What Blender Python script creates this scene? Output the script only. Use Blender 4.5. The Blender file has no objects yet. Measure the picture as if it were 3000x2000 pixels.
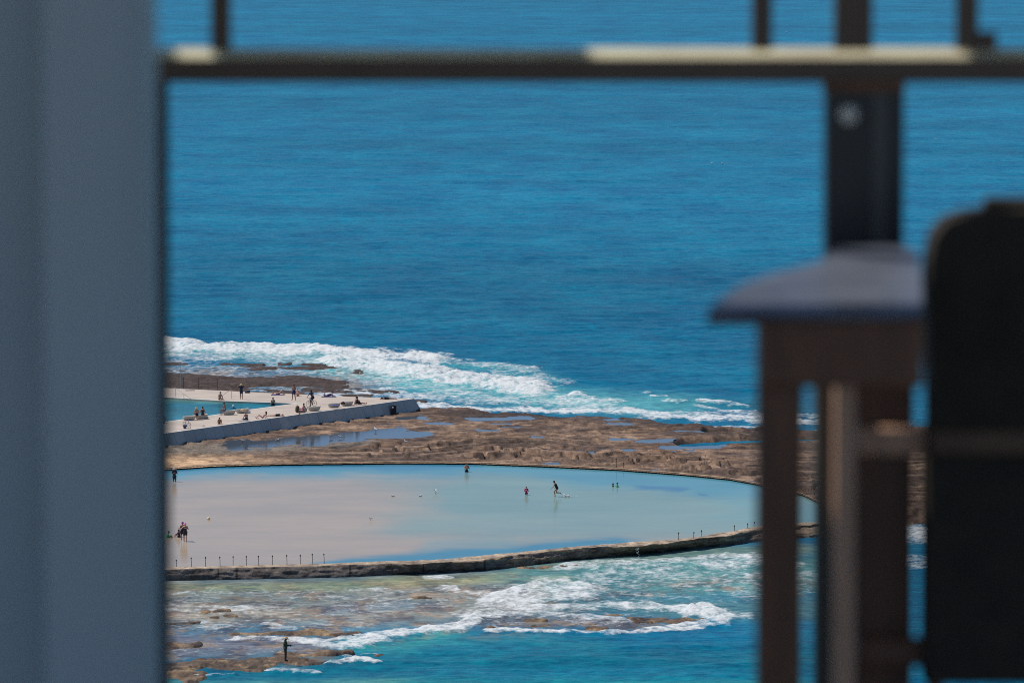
import bpy, bmesh, math, random
import numpy as np
from mathutils import Vector, Matrix

random.seed(7)
sc = bpy.context.scene
COL = sc.collection

# ------------------------------------------------------------------ camera
F_PX = 200.0 / 36.0 * 3000.0
CAM_H = 59.0
PITCH = math.atan(1300.0 / F_PX)
cp, sp = math.cos(PITCH), math.sin(PITCH)
cd = bpy.data.cameras.new('camera')
cam = bpy.data.objects.new('camera', cd)
COL.objects.link(cam)
cam.location = (0, 0, CAM_H)
cam.rotation_euler = (math.pi / 2 - PITCH, 0, 0)
cd.lens = 200.0
cd.sensor_width = 36.0
cd.clip_start = 0.1
cd.clip_end = 60000.0
cd.dof.use_dof = True
cd.dof.focus_distance = 590.0
cd.dof.aperture_fstop = 6.1
sc.camera = cam


def ray(x, y):
    a = (np.asarray(x, float) - 1500.0) / F_PX
    b = (np.asarray(y, float) - 1000.0) / F_PX
    return a, cp - b * sp, -sp - b * cp          # right, forward, up


def at_np(x, y, z=0.0):
    dx, dy, dz = ray(x, y)
    t = (z - CAM_H) / dz
    return dx * t, dy * t


def at(x, y, z=0.0):
    X, Y = at_np(x, y, z)
    return Vector((float(X), float(Y), z))


def fg(x, y, Y):
    """point where the line of sight through a photo point meets the distance Y"""
    dx, dy, dz = ray(x, y)
    t = Y / dy
    return Vector((float(dx * t), Y, float(CAM_H + dz * t)))


# ------------------------------------------------------------------ world and sun
SUN = Vector((-0.46, 0.20, 0.865)).normalized()
w = bpy.data.worlds.new('World')
sc.world = w
w.use_nodes = True
nt = w.node_tree
bg = nt.nodes['Background']
sky = nt.nodes.new('ShaderNodeTexSky')
sky.sky_type = 'NISHITA'
sky.sun_disc = False
sky.sun_elevation = math.asin(SUN.z)
sky.sun_rotation = math.atan2(SUN.x, SUN.y)
sky.air_density = 0.8
sky.dust_density = 0.0
sky.ozone_density = 5.0
sky.altitude = 2500.0
nt.links.new(sky.outputs[0], bg.inputs[0])
bg.inputs[1].default_value = 0.10
sl = bpy.data.lights.new('sun', 'SUN')
sl.energy = 3.6
sl.angle = math.radians(0.5)
sl.color = (1.0, 0.95, 0.87)
so = bpy.data.objects.new('sun', sl)
COL.objects.link(so)
so.rotation_euler = (-SUN).to_track_quat('-Z', 'Y').to_euler()
sc.view_settings.view_transform = 'Standard'
sc.view_settings.look = 'None'
sc.view_settings.exposure = 0.0
sc.view_settings.gamma = 1.0
sc.cycles.use_denoising = False
sc.cycles.use_adaptive_sampling = False
sc.cycles.filter_width = 1.05
sc.cycles.max_bounces = 6
sc.cycles.diffuse_bounces = 3
sc.cycles.glossy_bounces = 3
sc.cycles.sample_clamp_indirect = 4.0
sc.cycles.caustics_reflective = False
sc.cycles.caustics_refractive = False


# ------------------------------------------------------------------ noise
def _h(ix, iy, s):
    n = (ix.astype(np.int64) * 374761393 + iy.astype(np.int64) * 668265263 + s * 974634777) & 0x7fffffff
    n = ((n ^ (n >> 13)) * 1274126177) & 0x7fffffff
    n = (n ^ (n >> 16)) & 0xffff
    return n / 65535.0


def vnoise(x, y, s=0):
    x0 = np.floor(x); y0 = np.floor(y)
    fx = x - x0; fy = y - y0
    fx = fx * fx * fx * (fx * (fx * 6 - 15) + 10)
    fy = fy * fy * fy * (fy * (fy * 6 - 15) + 10)
    a = _h(x0, y0, s); b = _h(x0 + 1, y0, s); c = _h(x0, y0 + 1, s); d = _h(x0 + 1, y0 + 1, s)
    return (a * (1 - fx) + b * fx) * (1 - fy) + (c * (1 - fx) + d * fx) * fy


def fbm(x, y, o=4, s=0, g=0.5):
    r = np.zeros(np.broadcast(x, y).shape); amp = 1.0; tot = 0.0
    c, n = math.cos(0.6), math.sin(0.6)
    for k in range(o):
        r += amp * vnoise(x, y, s + k * 17)
        tot += amp
        amp *= g
        x, y = (x * c - y * n) * 2.03 + 5.1, (x * n + y * c) * 2.03 + 1.7
    return r / tot


def sstep(a, b, x):
    t = np.clip((x - a) / (b - a), 0, 1)
    return t * t * (3 - 2 * t)


def stroke(PX, PY, pts, r, ax=0.3):
    """1 on the polyline, falling to 0 at r photo rows from it"""
    x0 = min(p[0] for p in pts) - r / ax * 1.02; x1 = max(p[0] for p in pts) + r / ax * 1.02
    y0 = min(p[1] for p in pts) - r * 1.02; y1 = max(p[1] for p in pts) + r * 1.02
    out = np.zeros(PX.shape)
    m = (PX > x0) & (PX < x1) & (PY > y0) & (PY < y1)
    if not m.any():
        return out
    x = PX[m] * ax; y = PY[m]
    d = np.full(x.shape, 1e9)
    P = [(p[0] * ax, p[1]) for p in pts]
    if len(P) == 1:
        P = P * 2
    for (ax_, ay_), (bx_, by_) in zip(P[:-1], P[1:]):
        ux, uy = bx_ - ax_, by_ - ay_
        L = ux * ux + uy * uy + 1e-9
        t = np.clip(((x - ax_) * ux + (y - ay_) * uy) / L, 0, 1)
        d = np.minimum(d, np.hypot(x - ax_ - t * ux, y - ay_ - t * uy))
    out[m] = np.clip(1 - d / r, 0, 1)
    return out


def soft(v):
    return v * v * (3 - 2 * v)


# ------------------------------------------------------------------ materials
def nodes(name):
    m = bpy.data.materials.new(name)
    m.use_nodes = True
    return m, m.node_tree, m.node_tree.nodes['Principled BSDF']


def N(t, typ, **kw):
    n = t.nodes.new(typ)
    for k, v in kw.items():
        if hasattr(n, k):
            setattr(n, k, v)
        else:
            n.inputs[k.replace('_', ' ')].default_value = v
    return n


def mapping(t, scale, rot=(0, 0, 0)):
    tc = t.nodes.new('ShaderNodeTexCoord')
    mp = t.nodes.new('ShaderNodeMapping')
    mp.inputs['Scale'].default_value = scale
    mp.inputs['Rotation'].default_value = rot
    t.links.new(tc.outputs['Object'], mp.inputs[0])
    return mp


def noise_node(t, vec, scale, detail=4.0, rough=0.55):
    n = t.nodes.new('ShaderNodeTexNoise')
    n.inputs['Scale'].default_value = scale
    n.inputs['Detail'].default_value = detail
    n.inputs['Roughness'].default_value = rough
    t.links.new(vec, n.inputs['Vector'])
    return n


def math_node(t, op, a, b=None, clamp=False):
    n = t.nodes.new('ShaderNodeMath')
    n.operation = op
    n.use_clamp = clamp
    for i, v in enumerate((a, b)):
        if v is None:
            continue
        if isinstance(v, (int, float)):
            n.inputs[i].default_value = v
        else:
            t.links.new(v, n.inputs[i])
    return n.outputs[0]


def mixc(t, fac, a, b, mode='MIX'):
    n = t.nodes.new('ShaderNodeMix')
    n.data_type = 'RGBA'
    n.blend_type = mode
    for i, v in ((0, fac), (6, a), (7, b)):
        if isinstance(v, (int, float)):
            n.inputs[i].default_value = v
        elif isinstance(v, tuple):
            n.inputs[i].default_value = v if len(v) == 4 else (*v, 1)
        else:
            t.links.new(v, n.inputs[i])
    return n.outputs[2]


def ramp(t, v, p0, p1, interp='LINEAR'):
    n = t.nodes.new('ShaderNodeValToRGB')
    n.color_ramp.interpolation = interp
    n.color_ramp.elements[0].position = p0
    n.color_ramp.elements[1].position = p1
    t.links.new(v, n.inputs[0])
    return n.outputs[0]


def bump(t, h, strength, dist, normal=None):
    n = t.nodes.new('ShaderNodeBump')
    n.inputs['Strength'].default_value = strength
    n.inputs['Distance'].default_value = dist
    t.links.new(h, n.inputs['Height'])
    if normal is not None:
        t.links.new(normal, n.inputs['Normal'])
    return n.outputs[0]


def simple(name, c, rough=0.6, var=0.25, scale=12.0, bmp=0.0, metal=0.0, spec=0.5, stretch=(1, 1, 1)):
    m, t, b = nodes(name)
    mp = mapping(t, stretch)
    n = noise_node(t, mp.outputs[0], scale, 5.0)
    hi = tuple(min(1, x * (1 + var)) for x in c); lo = tuple(x * (1 - var) for x in c)
    t.links.new(mixc(t, ramp(t, n.outputs[0], 0.3, 0.7), lo, hi), b.inputs['Base Color'])
    b.inputs['Roughness'].default_value = rough
    b.inputs['Metallic'].default_value = metal
    b.inputs['Specular IOR Level'].default_value = spec
    if bmp:
        t.links.new(bump(t, n.outputs[0], bmp, 0.01), b.inputs['Normal'])
    return m


def attr(t, name):
    n = t.nodes.new('ShaderNodeAttribute')
    n.attribute_name = name
    return n


def water_surface(t, bsdf, color, normal, rough, share, dull=None):
    out = t.nodes['Material Output']
    t.nodes.remove(bsdf)
    df = t.nodes.new('ShaderNodeBsdfDiffuse'); gl = t.nodes.new('ShaderNodeBsdfGlossy')
    t.links.new(color, df.inputs['Color']); t.links.new(normal, df.inputs['Normal']); t.links.new(normal, gl.inputs['Normal'])
    gl.inputs['Roughness'].default_value = rough
    fr = t.nodes.new('ShaderNodeFresnel'); fr.inputs['IOR'].default_value = 1.33
    t.links.new(normal, fr.inputs['Normal'])
    k = math_node(t, 'MULTIPLY', fr.outputs[0], share)
    if dull is not None:
        k = math_node(t, 'MULTIPLY', k, math_node(t, 'SUBTRACT', 1.0, dull, True))
    mx = t.nodes.new('ShaderNodeMixShader')
    t.links.new(k, mx.inputs[0]); t.links.new(df.outputs[0], mx.inputs[1]); t.links.new(gl.outputs[0], mx.inputs[2])
    t.links.new(mx.outputs[0], out.inputs['Surface'])


def sea_material():
    m, t, b = nodes('sea_water')
    col = attr(t, 'Col'); fo = attr(t, 'foam')
    mp = mapping(t, (1.0, 0.75, 1.0))
    v = mp.outputs[0]
    # foam broken into lacy streaks
    n1 = noise_node(t, v, 1.1, 8.0, 0.70)
    n2 = noise_node(t, v, 0.22, 3.0, 0.5)
    nn = math_node(t, 'ADD', math_node(t, 'MULTIPLY', n1.outputs[0], 0.7), math_node(t, 'MULTIPLY', n2.outputs[0], 0.3))
    thr = math_node(t, 'ADD', fo.outputs['Fac'], math_node(t, 'MULTIPLY', math_node(t, 'SUBTRACT', nn, 0.5), 3.4))
    gate = ramp(t, fo.outputs['Fac'], 0.02, 0.22)
    mask = math_node(t, 'MULTIPLY', ramp(t, thr, 0.38, 1.02), gate)
    # body colour: patches of differing water, finer streaks painting the ripples' light and shade
    mp2 = mapping(t, (0.05, 0.022, 1.0), (0, 0, 0.10))
    n3 = noise_node(t, mp2.outputs[0], 1.0, 4.0, 0.55)
    pat = ramp(t, n3.outputs[0], 0.32, 0.68)
    body = mixc(t, pat, (0.70, 0.80, 0.86), (1.35, 1.18, 1.10))
    mp3 = mapping(t, (0.20, 0.22, 1.0), (0, 0, 0.05))
    n6 = noise_node(t, mp3.outputs[0], 1.0, 5.0, 0.62)
    body = mixc(t, 1.0, body, mixc(t, ramp(t, n6.outputs[0], 0.34, 0.66), (0.74, 0.82, 0.87), (1.28, 1.18, 1.12)), 'MULTIPLY')
    mp4 = mapping(t, (0.75, 0.95, 1.0), (0, 0, 0.04))
    n7 = noise_node(t, mp4.outputs[0], 1.0, 3.0, 0.6)
    body = mixc(t, 1.0, body, mixc(t, ramp(t, n7.outputs[0], 0.34, 0.66), (0.64, 0.74, 0.82), (1.40, 1.26, 1.17)), 'MULTIPLY')
    body = mixc(t, 1.0, col.outputs['Color'], body, 'MULTIPLY')
    n5 = noise_node(t, v, 2.2, 4.0, 0.6)
    white = mixc(t, n5.outputs[0], (0.52, 0.58, 0.60), (0.84, 0.85, 0.84))
    final = mixc(t, mask, body, white)
    # ripples
    mw = mapping(t, (0.55, 1.0, 1.0), (0, 0, 0.06))
    w1 = noise_node(t, mw.outputs[0], 0.55, 5.0, 0.6)
    w2 = noise_node(t, mw.outputs[0], 2.6, 3.0, 0.6)
    nb = bump(t, w1.outputs[0], 0.9, 0.55)
    nb = bump(t, w2.outputs[0], 0.6, 0.12, nb)
    water_surface(t, b, final, nb, 0.18, 0.34, mask)
    return m


def still_water(name, rough, b1, b2, spec=0.5):
    m, t, b = nodes(name)
    col = attr(t, 'Col')
    mp = mapping(t, (0.16, 0.24, 1.0))
    n3 = noise_node(t, mp.outputs[0], 0.5, 6.0, 0.6)
    body = mixc(t, ramp(t, n3.outputs[0], 0.3, 0.7), (0.85, 0.90, 0.94), (1.12, 1.08, 1.04))
    final = mixc(t, 1.0, col.outputs['Color'], body, 'MULTIPLY')
    mw = mapping(t, (1, 1, 1))
    w1 = noise_node(t, mw.outputs[0], 0.8, 5.0, 0.6)
    w2 = noise_node(t, mw.outputs[0], 4.0, 3.0, 0.6)
    nb = bump(t, w1.outputs[0], 1.0, b1)
    nb = bump(t, w2.outputs[0], 1.0, b2, nb)
    water_surface(t, b, final, nb, rough, spec)
    return m


def rock_material(name):
    m, t, b = nodes(name)
    col = attr(t, 'Col')
    mp = mapping(t, (1.0, 0.6, 1.0))
    n1 = noise_node(t, mp.outputs[0], 0.9, 8.0, 0.65)
    n2 = noise_node(t, mp.outputs[0], 6.0, 4.0, 0.6)
    k = mixc(t, ramp(t, n1.outputs[0], 0.33, 0.66), (0.40, 0.37, 0.36), (1.42, 1.38, 1.32))
    k2 = mixc(t, ramp(t, n2.outputs[0], 0.35, 0.65), (0.72, 0.72, 0.72), (1.2, 1.2, 1.2))
    c = mixc(t, 1.0, col.outputs['Color'], k, 'MULTIPLY')
    c = mixc(t, 1.0, c, k2, 'MULTIPLY')
    t.links.new(c, b.inputs['Base Color'])
    b.inputs['Roughness'].default_value = 0.8
    b.inputs['Specular IOR Level'].default_value = 0.3
    nb = bump(t, n1.outputs[0], 0.8, 0.12)
    nb = bump(t, n2.outputs[0], 0.7, 0.035, nb)
    t.links.new(nb, b.inputs['Normal'])
    return m


M = {}
M['sea'] = sea_material()
M['pool'] = still_water('pool_water', 0.05, 0.014, 0.006, 0.62)
M['bathwater'] = still_water('bath_water', 0.08, 0.10, 0.03, 0.5)
M['tide'] = still_water('tide_water', 0.04, 0.010, 0.004, 0.95)
M['rock'] = rock_material('shelf_rock')
M['concrete'] = simple('pale_concrete', (0.54, 0.455, 0.385), 0.85, 0.13, 0.35, 0.15)
M['concrete_edge'] = simple('bleached_concrete', (0.72, 0.68, 0.62), 0.85, 0.08, 2.0)
M['bench'] = simple('bench_concrete', (0.46, 0.43, 0.37), 0.8, 0.12, 4.0, 0.1)
M['steel'] = simple('rail_steel', (0.45, 0.44, 0.42), 0.4, 0.1, 6.0, metal=0.6)
M['pink_steel'] = simple('painted_pink_rail', (0.55, 0.30, 0.27), 0.5, 0.1, 6.0)
M['white_paint'] = simple('white_paint', (0.78, 0.76, 0.72), 0.5, 0.06, 6.0)
M['iron'] = simple('rusty_iron', (0.035, 0.025, 0.022), 0.7, 0.3, 20.0)
M['dark'] = simple('black_rubber', (0.02, 0.02, 0.022), 0.6, 0.2, 20.0)


# ------------------------------------------------------------------ mesh helpers
def link(o, parent=None):
    COL.objects.link(o)
    if parent is not None:
        o.parent = parent
    return o


def tag(o, label=None, cat=None, group=None, kind=None):
    if label: o['label'] = label
    if cat: o['category'] = cat
    if group: o['group'] = group
    if kind: o['kind'] = kind
    return o


def empty(name, loc, label, cat, rz=0.0, group=None, scale=1.0):
    o = bpy.data.objects.new(name, None)
    o.location = loc
    o.rotation_euler = (0, 0, rz)
    o.scale = (scale,) * 3
    o.empty_display_size = 0.2
    COL.objects.link(o)
    return tag(o, label, cat, group)


def np_mesh(name, V, Q, mat, smooth=True, parent=None, attrs=None):
    me = bpy.data.meshes.new(name)
    V = np.ascontiguousarray(V, dtype=np.float32); Q = np.ascontiguousarray(Q, dtype=np.int32)
    me.vertices.add(len(V))
    me.vertices.foreach_set('co', V.ravel())
    k = Q.shape[1]
    me.loops.add(Q.size)
    me.loops.foreach_set('vertex_index', Q.ravel())
    me.polygons.add(len(Q))
    me.polygons.foreach_set('loop_start', np.arange(0, Q.size, k, dtype=np.int32))
    me.update(calc_edges=True)
    me.polygons.foreach_set('use_smooth', np.full(len(Q), smooth, dtype=bool))
    for an, (typ, data) in (attrs or {}).items():
        a = me.attributes.new(an, typ, 'POINT')
        a.data.foreach_set('color' if typ == 'FLOAT_COLOR' else 'value', np.ascontiguousarray(data, dtype=np.float32).ravel())
    for mm in (mat if isinstance(mat, (list, tuple)) else [mat]):
        me.materials.append(mm)
    return link(bpy.data.objects.new(name, me), parent)


def grid_quads(nr, nc):
    i = np.arange(nr * nc).reshape(nr, nc)
    return np.stack([i[:-1, :-1], i[1:, :-1], i[1:, 1:], i[:-1, 1:]], -1).reshape(-1, 4)


def rgba(c):
    return np.concatenate([c, np.ones(c.shape[:-1] + (1,))], -1)


def bm_obj(name, bm, mat, parent=None, smooth=False):
    bmesh.ops.recalc_face_normals(bm, faces=bm.faces)
    me = bpy.data.meshes.new(name)
    bm.to_mesh(me)
    bm.free()
    for p in me.polygons:
        p.use_smooth = smooth
    for mm in (mat if isinstance(mat, (list, tuple)) else [mat]):
        me.materials.append(mm)
    return link(bpy.data.objects.new(name, me), parent)


def tube(bm, pts, r, seg=8, cap=True):
    pts = [Vector(p) for p in pts]
    rs = r if isinstance(r, (list, tuple)) else [r] * len(pts)
    rings = []
    for i, p in enumerate(pts):
        d = (pts[min(i + 1, len(pts) - 1)] - pts[max(i - 1, 0)]).normalized()
        a = d.orthogonal().normalized() if i == 0 else (rings_a - d * rings_a.dot(d)).normalized()
        rings_a = a
        b = d.cross(a)
        rings.append([bm.verts.new(p + (a * math.cos(2 * math.pi * k / seg) + b * math.sin(2 * math.pi * k / seg)) * rs[i]) for k in range(seg)])
    for A, B in zip(rings[:-1], rings[1:]):
        for k in range(seg):
            bm.faces.new((A[k], A[(k + 1) % seg], B[(k + 1) % seg], B[k]))
    if cap:
        bm.faces.new(rings[0][::-1]); bm.faces.new(rings[-1])


def ring_tube(bm, c, R, r, ax='y', seg=28, s2=6):
    vs = []
    for i in range(seg):
        a = 2 * math.pi * i / seg
        row = []
        for j in range(s2):
            b = 2 * math.pi * j / s2
            q = R + r * math.cos(b)
            row.append(bm.verts.new(Vector(c) + Vector((q * math.cos(a), r * math.sin(b), q * math.sin(a)))))
        vs.append(row)
    for i in range(seg):
        for j in range(s2):
            bm.faces.new((vs[i][j], vs[(i + 1) % seg][j], vs[(i + 1) % seg][(j + 1) % s2], vs[i][(j + 1) % s2]))


def loft(bm, rings, cap0=True, cap1=True):
    R = [[bm.verts.new(p) for p in r] for r in rings]
    n = len(R[0])
    for A, B in zip(R[:-1], R[1:]):
        for k in range(n):
            bm.faces.new((A[k], A[(k + 1) % n], B[(k + 1) % n], B[k]))
    if cap0: bm.faces.new(R[0][::-1])
    if cap1: bm.faces.new(R[-1])


def boxm(bm, lo, hi):
    x0, y0, z0 = lo; x1, y1, z1 = hi
    loft(bm, [[(x0, y0, z0), (x1, y0, z0), (x1, y1, z0), (x0, y1, z0)], [(x0, y0, z1), (x1, y0, z1), (x1, y1, z1), (x0, y1, z1)]])


def bevel(bm, w, seg=2):
    bmesh.ops.bevel(bm, geom=list(bm.edges), offset=w, segments=seg, profile=0.5, affect='EDGES', clamp_overlap=True)


# ------------------------------------------------------------------ SEA
def lerp_line(pts, x):
    return np.interp(x, [p[0] for p in pts], [p[1] for p in pts])


FOAM = [
    ([(300, 998), (477, 1010), (606, 1020), (742, 1023), (900, 1031), (1014, 1036), (1150, 1046), (1270, 1052)], 21, 1.02),
    ([(300, 1036), (600, 1046), (800, 1048), (950, 1056), (1050, 1066)], 20, 0.60),
    ([(1000, 1062), (1100, 1076), (1200, 1095), (1330, 1110), (1450, 1125), (1560, 1138)], 27, 0.98),
    ([(1050, 1100), (1200, 1125), (1350, 1142)], 34, 0.52),
    ([(1270, 1052), (1340, 1056), (1440, 1070), (1540, 1085)], 13, 0.62),
    ([(1440, 1090), (1560, 1105), (1650, 1115)], 14, 0.5),
    ([(1130, 1160), (1300, 1164), (1420, 1168), (1550, 1172), (1700, 1178), (1780, 1182)], 19, 0.66),
    ([(1640, 1168), (1690, 1158), (1740, 1168), (1800, 1172)], 11, 0.85),
    ([(1240, 1190), (1400, 1199), (1560, 1202), (1700, 1199), (1850, 1204), (1990, 1222), (2110, 1230), (2300, 1238), (2500, 1245)], 11, 1.0),
    ([(1980, 1212), (2100, 1216), (2240, 1218), (2500, 1222)], 12, 0.62),
    ([(2050, 1174), (2130, 1178)], 7, 0.85), ([(1945, 1172), (1990, 1180)], 6, 0.75), ([(2050, 1192), (2110, 1198)], 6, 0.75),
    ([(2160, 1184), (2200, 1190)], 5, 0.7), ([(1880, 1150), (1900, 1148)], 3, 0.7), ([(1926, 1160), (1934, 1160)], 3, 0.9),
    ([(380, 1078), (650, 1086), (800, 1090), (950, 1095), (1050, 1110)], 26, 0.47),
    ([(760, 1140), (900, 1135), (1000, 1125)], 15, 0.52), ([(900, 1158), (1100, 1152), (1250, 1162)], 14, 0.7),
    ([(2000, 1292), (2120, 1286), (2240, 1280), (2400, 1275)], 8, 0.95), ([(2080, 1256), (2240, 1252)], 5, 0.85),
    ([(1690, 1308), (1750, 1309)], 4, 0.9),
    # in front of the round pool
    ([(1632, 1665), (1683, 1659), (1746, 1655), (1850, 1647), (1950, 1640), (2100, 1634), (2300, 1626)], 13, 0.72),
    ([(1760, 1668), (1900, 1662), (2050, 1656), (2300, 1650)], 22, 0.6),
    ([(1700, 1690), (1900, 1690), (2100, 1692), (2300, 1690)], 24, 0.52), ([(1800, 1735), (2000, 1730), (2250, 1725)], 26, 0.40),
    ([(1436, 1762), (1491, 1738), (1555, 1718), (1620, 1708), (1680, 1720)], 13, 1.15),
    ([(1390, 1800), (1450, 1782), (1530, 1758), (1600, 1738), (1700, 1738)], 28, 0.84),
    ([(1410, 1798), (1600, 1786), (1750, 1776), (1900, 1778), (2000, 1780)], 16, 0.80),
    ([(1600, 1800), (1750, 1812), (1850, 1822)], 9, 0.6),
    ([(1390, 1808), (1330, 1832), (1250, 1846), (1150, 1860), (1070, 1870)], 15, 0.92),
    ([(915, 1879), (990, 1890), (1060, 1884), (1122, 1880)], 15, 1.05), ([(690, 1868), (800, 1869), (925, 1873), (1070, 1866)], 5, 0.95),
    ([(1427, 1845), (1560, 1850), (1683, 1853), (1810, 1856), (1938, 1848), (2065, 1838), (2110, 1826)], 6, 0.98),
    ([(2028, 1796), (2060, 1782), (2090, 1796), (2112, 1818)], 15, 1.1), ([(2080, 1790), (2150, 1800), (2190, 1804)], 9, 0.62),
    ([(1900, 1845), (2040, 1830), (2100, 1815)], 6, 0.8),
    ([(770, 1961), (830, 1963), (910, 1966)], 6, 1.05), ([(945, 1946), (1020, 1939), (1090, 1941)], 5, 1.05), ([(590, 1978), (660, 1976)], 5, 0.85),
    ([(400, 1780), (600, 1783), (740, 1783)], 12, 0.58), ([(480, 1806), (640, 1826), (760, 1812)], 16, 0.45), ([(806, 1832), (865, 1841)], 9, 0.62),
    ([(1253, 1693), (1300, 1690)], 5, 0.6), ([(1308, 1718), (1360, 1730), (1430, 1736)], 7, 0.66), ([(1035, 1728), (1122, 1726)], 6, 0.62),
    ([(480, 1740), (560, 1742)], 6, 0.6), ([(870, 1752), (1000, 1748)], 8, 0.5), ([(1150, 1756), (1290, 1754)], 6, 0.55), ([(900, 1806), (1100, 1800)], 14, 0.36),
    ([(300, 1760), (900, 1765), (1450, 1745)], 55, 0.33), ([(300, 1815), (700, 1820), (1000, 1815)], 40, 0.36), ([(1450, 1815), (1900, 1815)], 30, 0.36), ([(1650, 1720), (2350, 1710)], 60, 0.40),
    ([(300, 1890), (850, 1900)], 30, 0.26), ([(2500, 1556), (2700, 1566), (2950, 1560)], 30, 0.9), ([(2560, 1640), (2800, 1650)], 26, 0.6), ([(1060, 1920), (1100, 1916)], 5, 0.6), ([(1000, 1930), (1010, 1926)], 4, 0.6),
]
DEEP = np.array((0.002, 0.166, 0.305))
TINT = [  # water seen over different bottoms, or full of air
    ([(700, 960), (1500, 1000), (2300, 1050)], 420, (0.001, 0.140, 0.258), 1.0),
    ([(1000, 1085), (1300, 1140), (1600, 1165), (1800, 1182), (1980, 1190)], 52, (0.10, 0.42, 0.46), 1.0),
    ([(1300, 1066), (1450, 1082), (1600, 1108)], 26, (0.06, 0.34, 0.40), 0.7),
    ([(2000, 1180), (2300, 1195)], 30, (0.02, 0.22, 0.28), 0.6),
    ([(300, 1010), (700, 1035), (1000, 1055)], 34, (0.14, 0.42, 0.45), 0.8),
    ([(300, 1090), (700, 1110), (1050, 1130)], 42, (0.13, 0.20, 0.26), 1.0),
    ([(380, 1760), (900, 1760), (1500, 1740)], 120, (0.225, 0.265, 0.245), 1.6),
    ([(380, 1728), (900, 1718), (1300, 1700), (1620, 1684)], 24, (0.27, 0.33, 0.22), 1.2),
    ([(400, 1800), (620, 1800), (800, 1790)], 34, (0.36, 0.34, 0.27), 1.0),
    ([(950, 1790), (1250, 1770)], 26, (0.14, 0.22, 0.28), 0.8),
    ([(380, 1880), (650, 1895), (850, 1905)], 56, (0.16, 0.185, 0.23), 1.7),
    ([(1650, 1690), (2000, 1690), (2400, 1680)], 90, (0.09, 0.27, 0.28), 1.6),
    ([(1600, 1655), (1900, 1632), (2350, 1608)], 30, (0.14, 0.25, 0.23), 1.3),
    ([(1700, 1765), (2000, 1785), (2400, 1785)], 52, (0.07, 0.21, 0.25), 1.3),
    ([(1480, 1825), (1700, 1825), (1900, 1835)], 24, (0.14, 0.17, 0.20), 1.5),
    ([(1560, 1705), (1640, 1698)], 18, (0.22, 0.34, 0.24), 0.8),
    ([(500, 2010), (900, 2010), (1150, 2000)], 40, (0.10, 0.36, 0.32), 1.0),
    ([(1050, 1890), (1180, 1905), (1300, 1860)], 36, (0.04, 0.32, 0.34), 0.9),
    ([(1350, 1880), (1500, 1872), (1750, 1890)], 34, (0.02, 0.22, 0.28), 0.7),
    ([(700, 1960), (1500, 1930), (2300, 1930)], 80, (0.002, 0.148, 0.235), 1.0),
    ([(1250, 2010), (2300, 2010)], 46, (0.010, 0.22, 0.26), 0.9),
]


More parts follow.
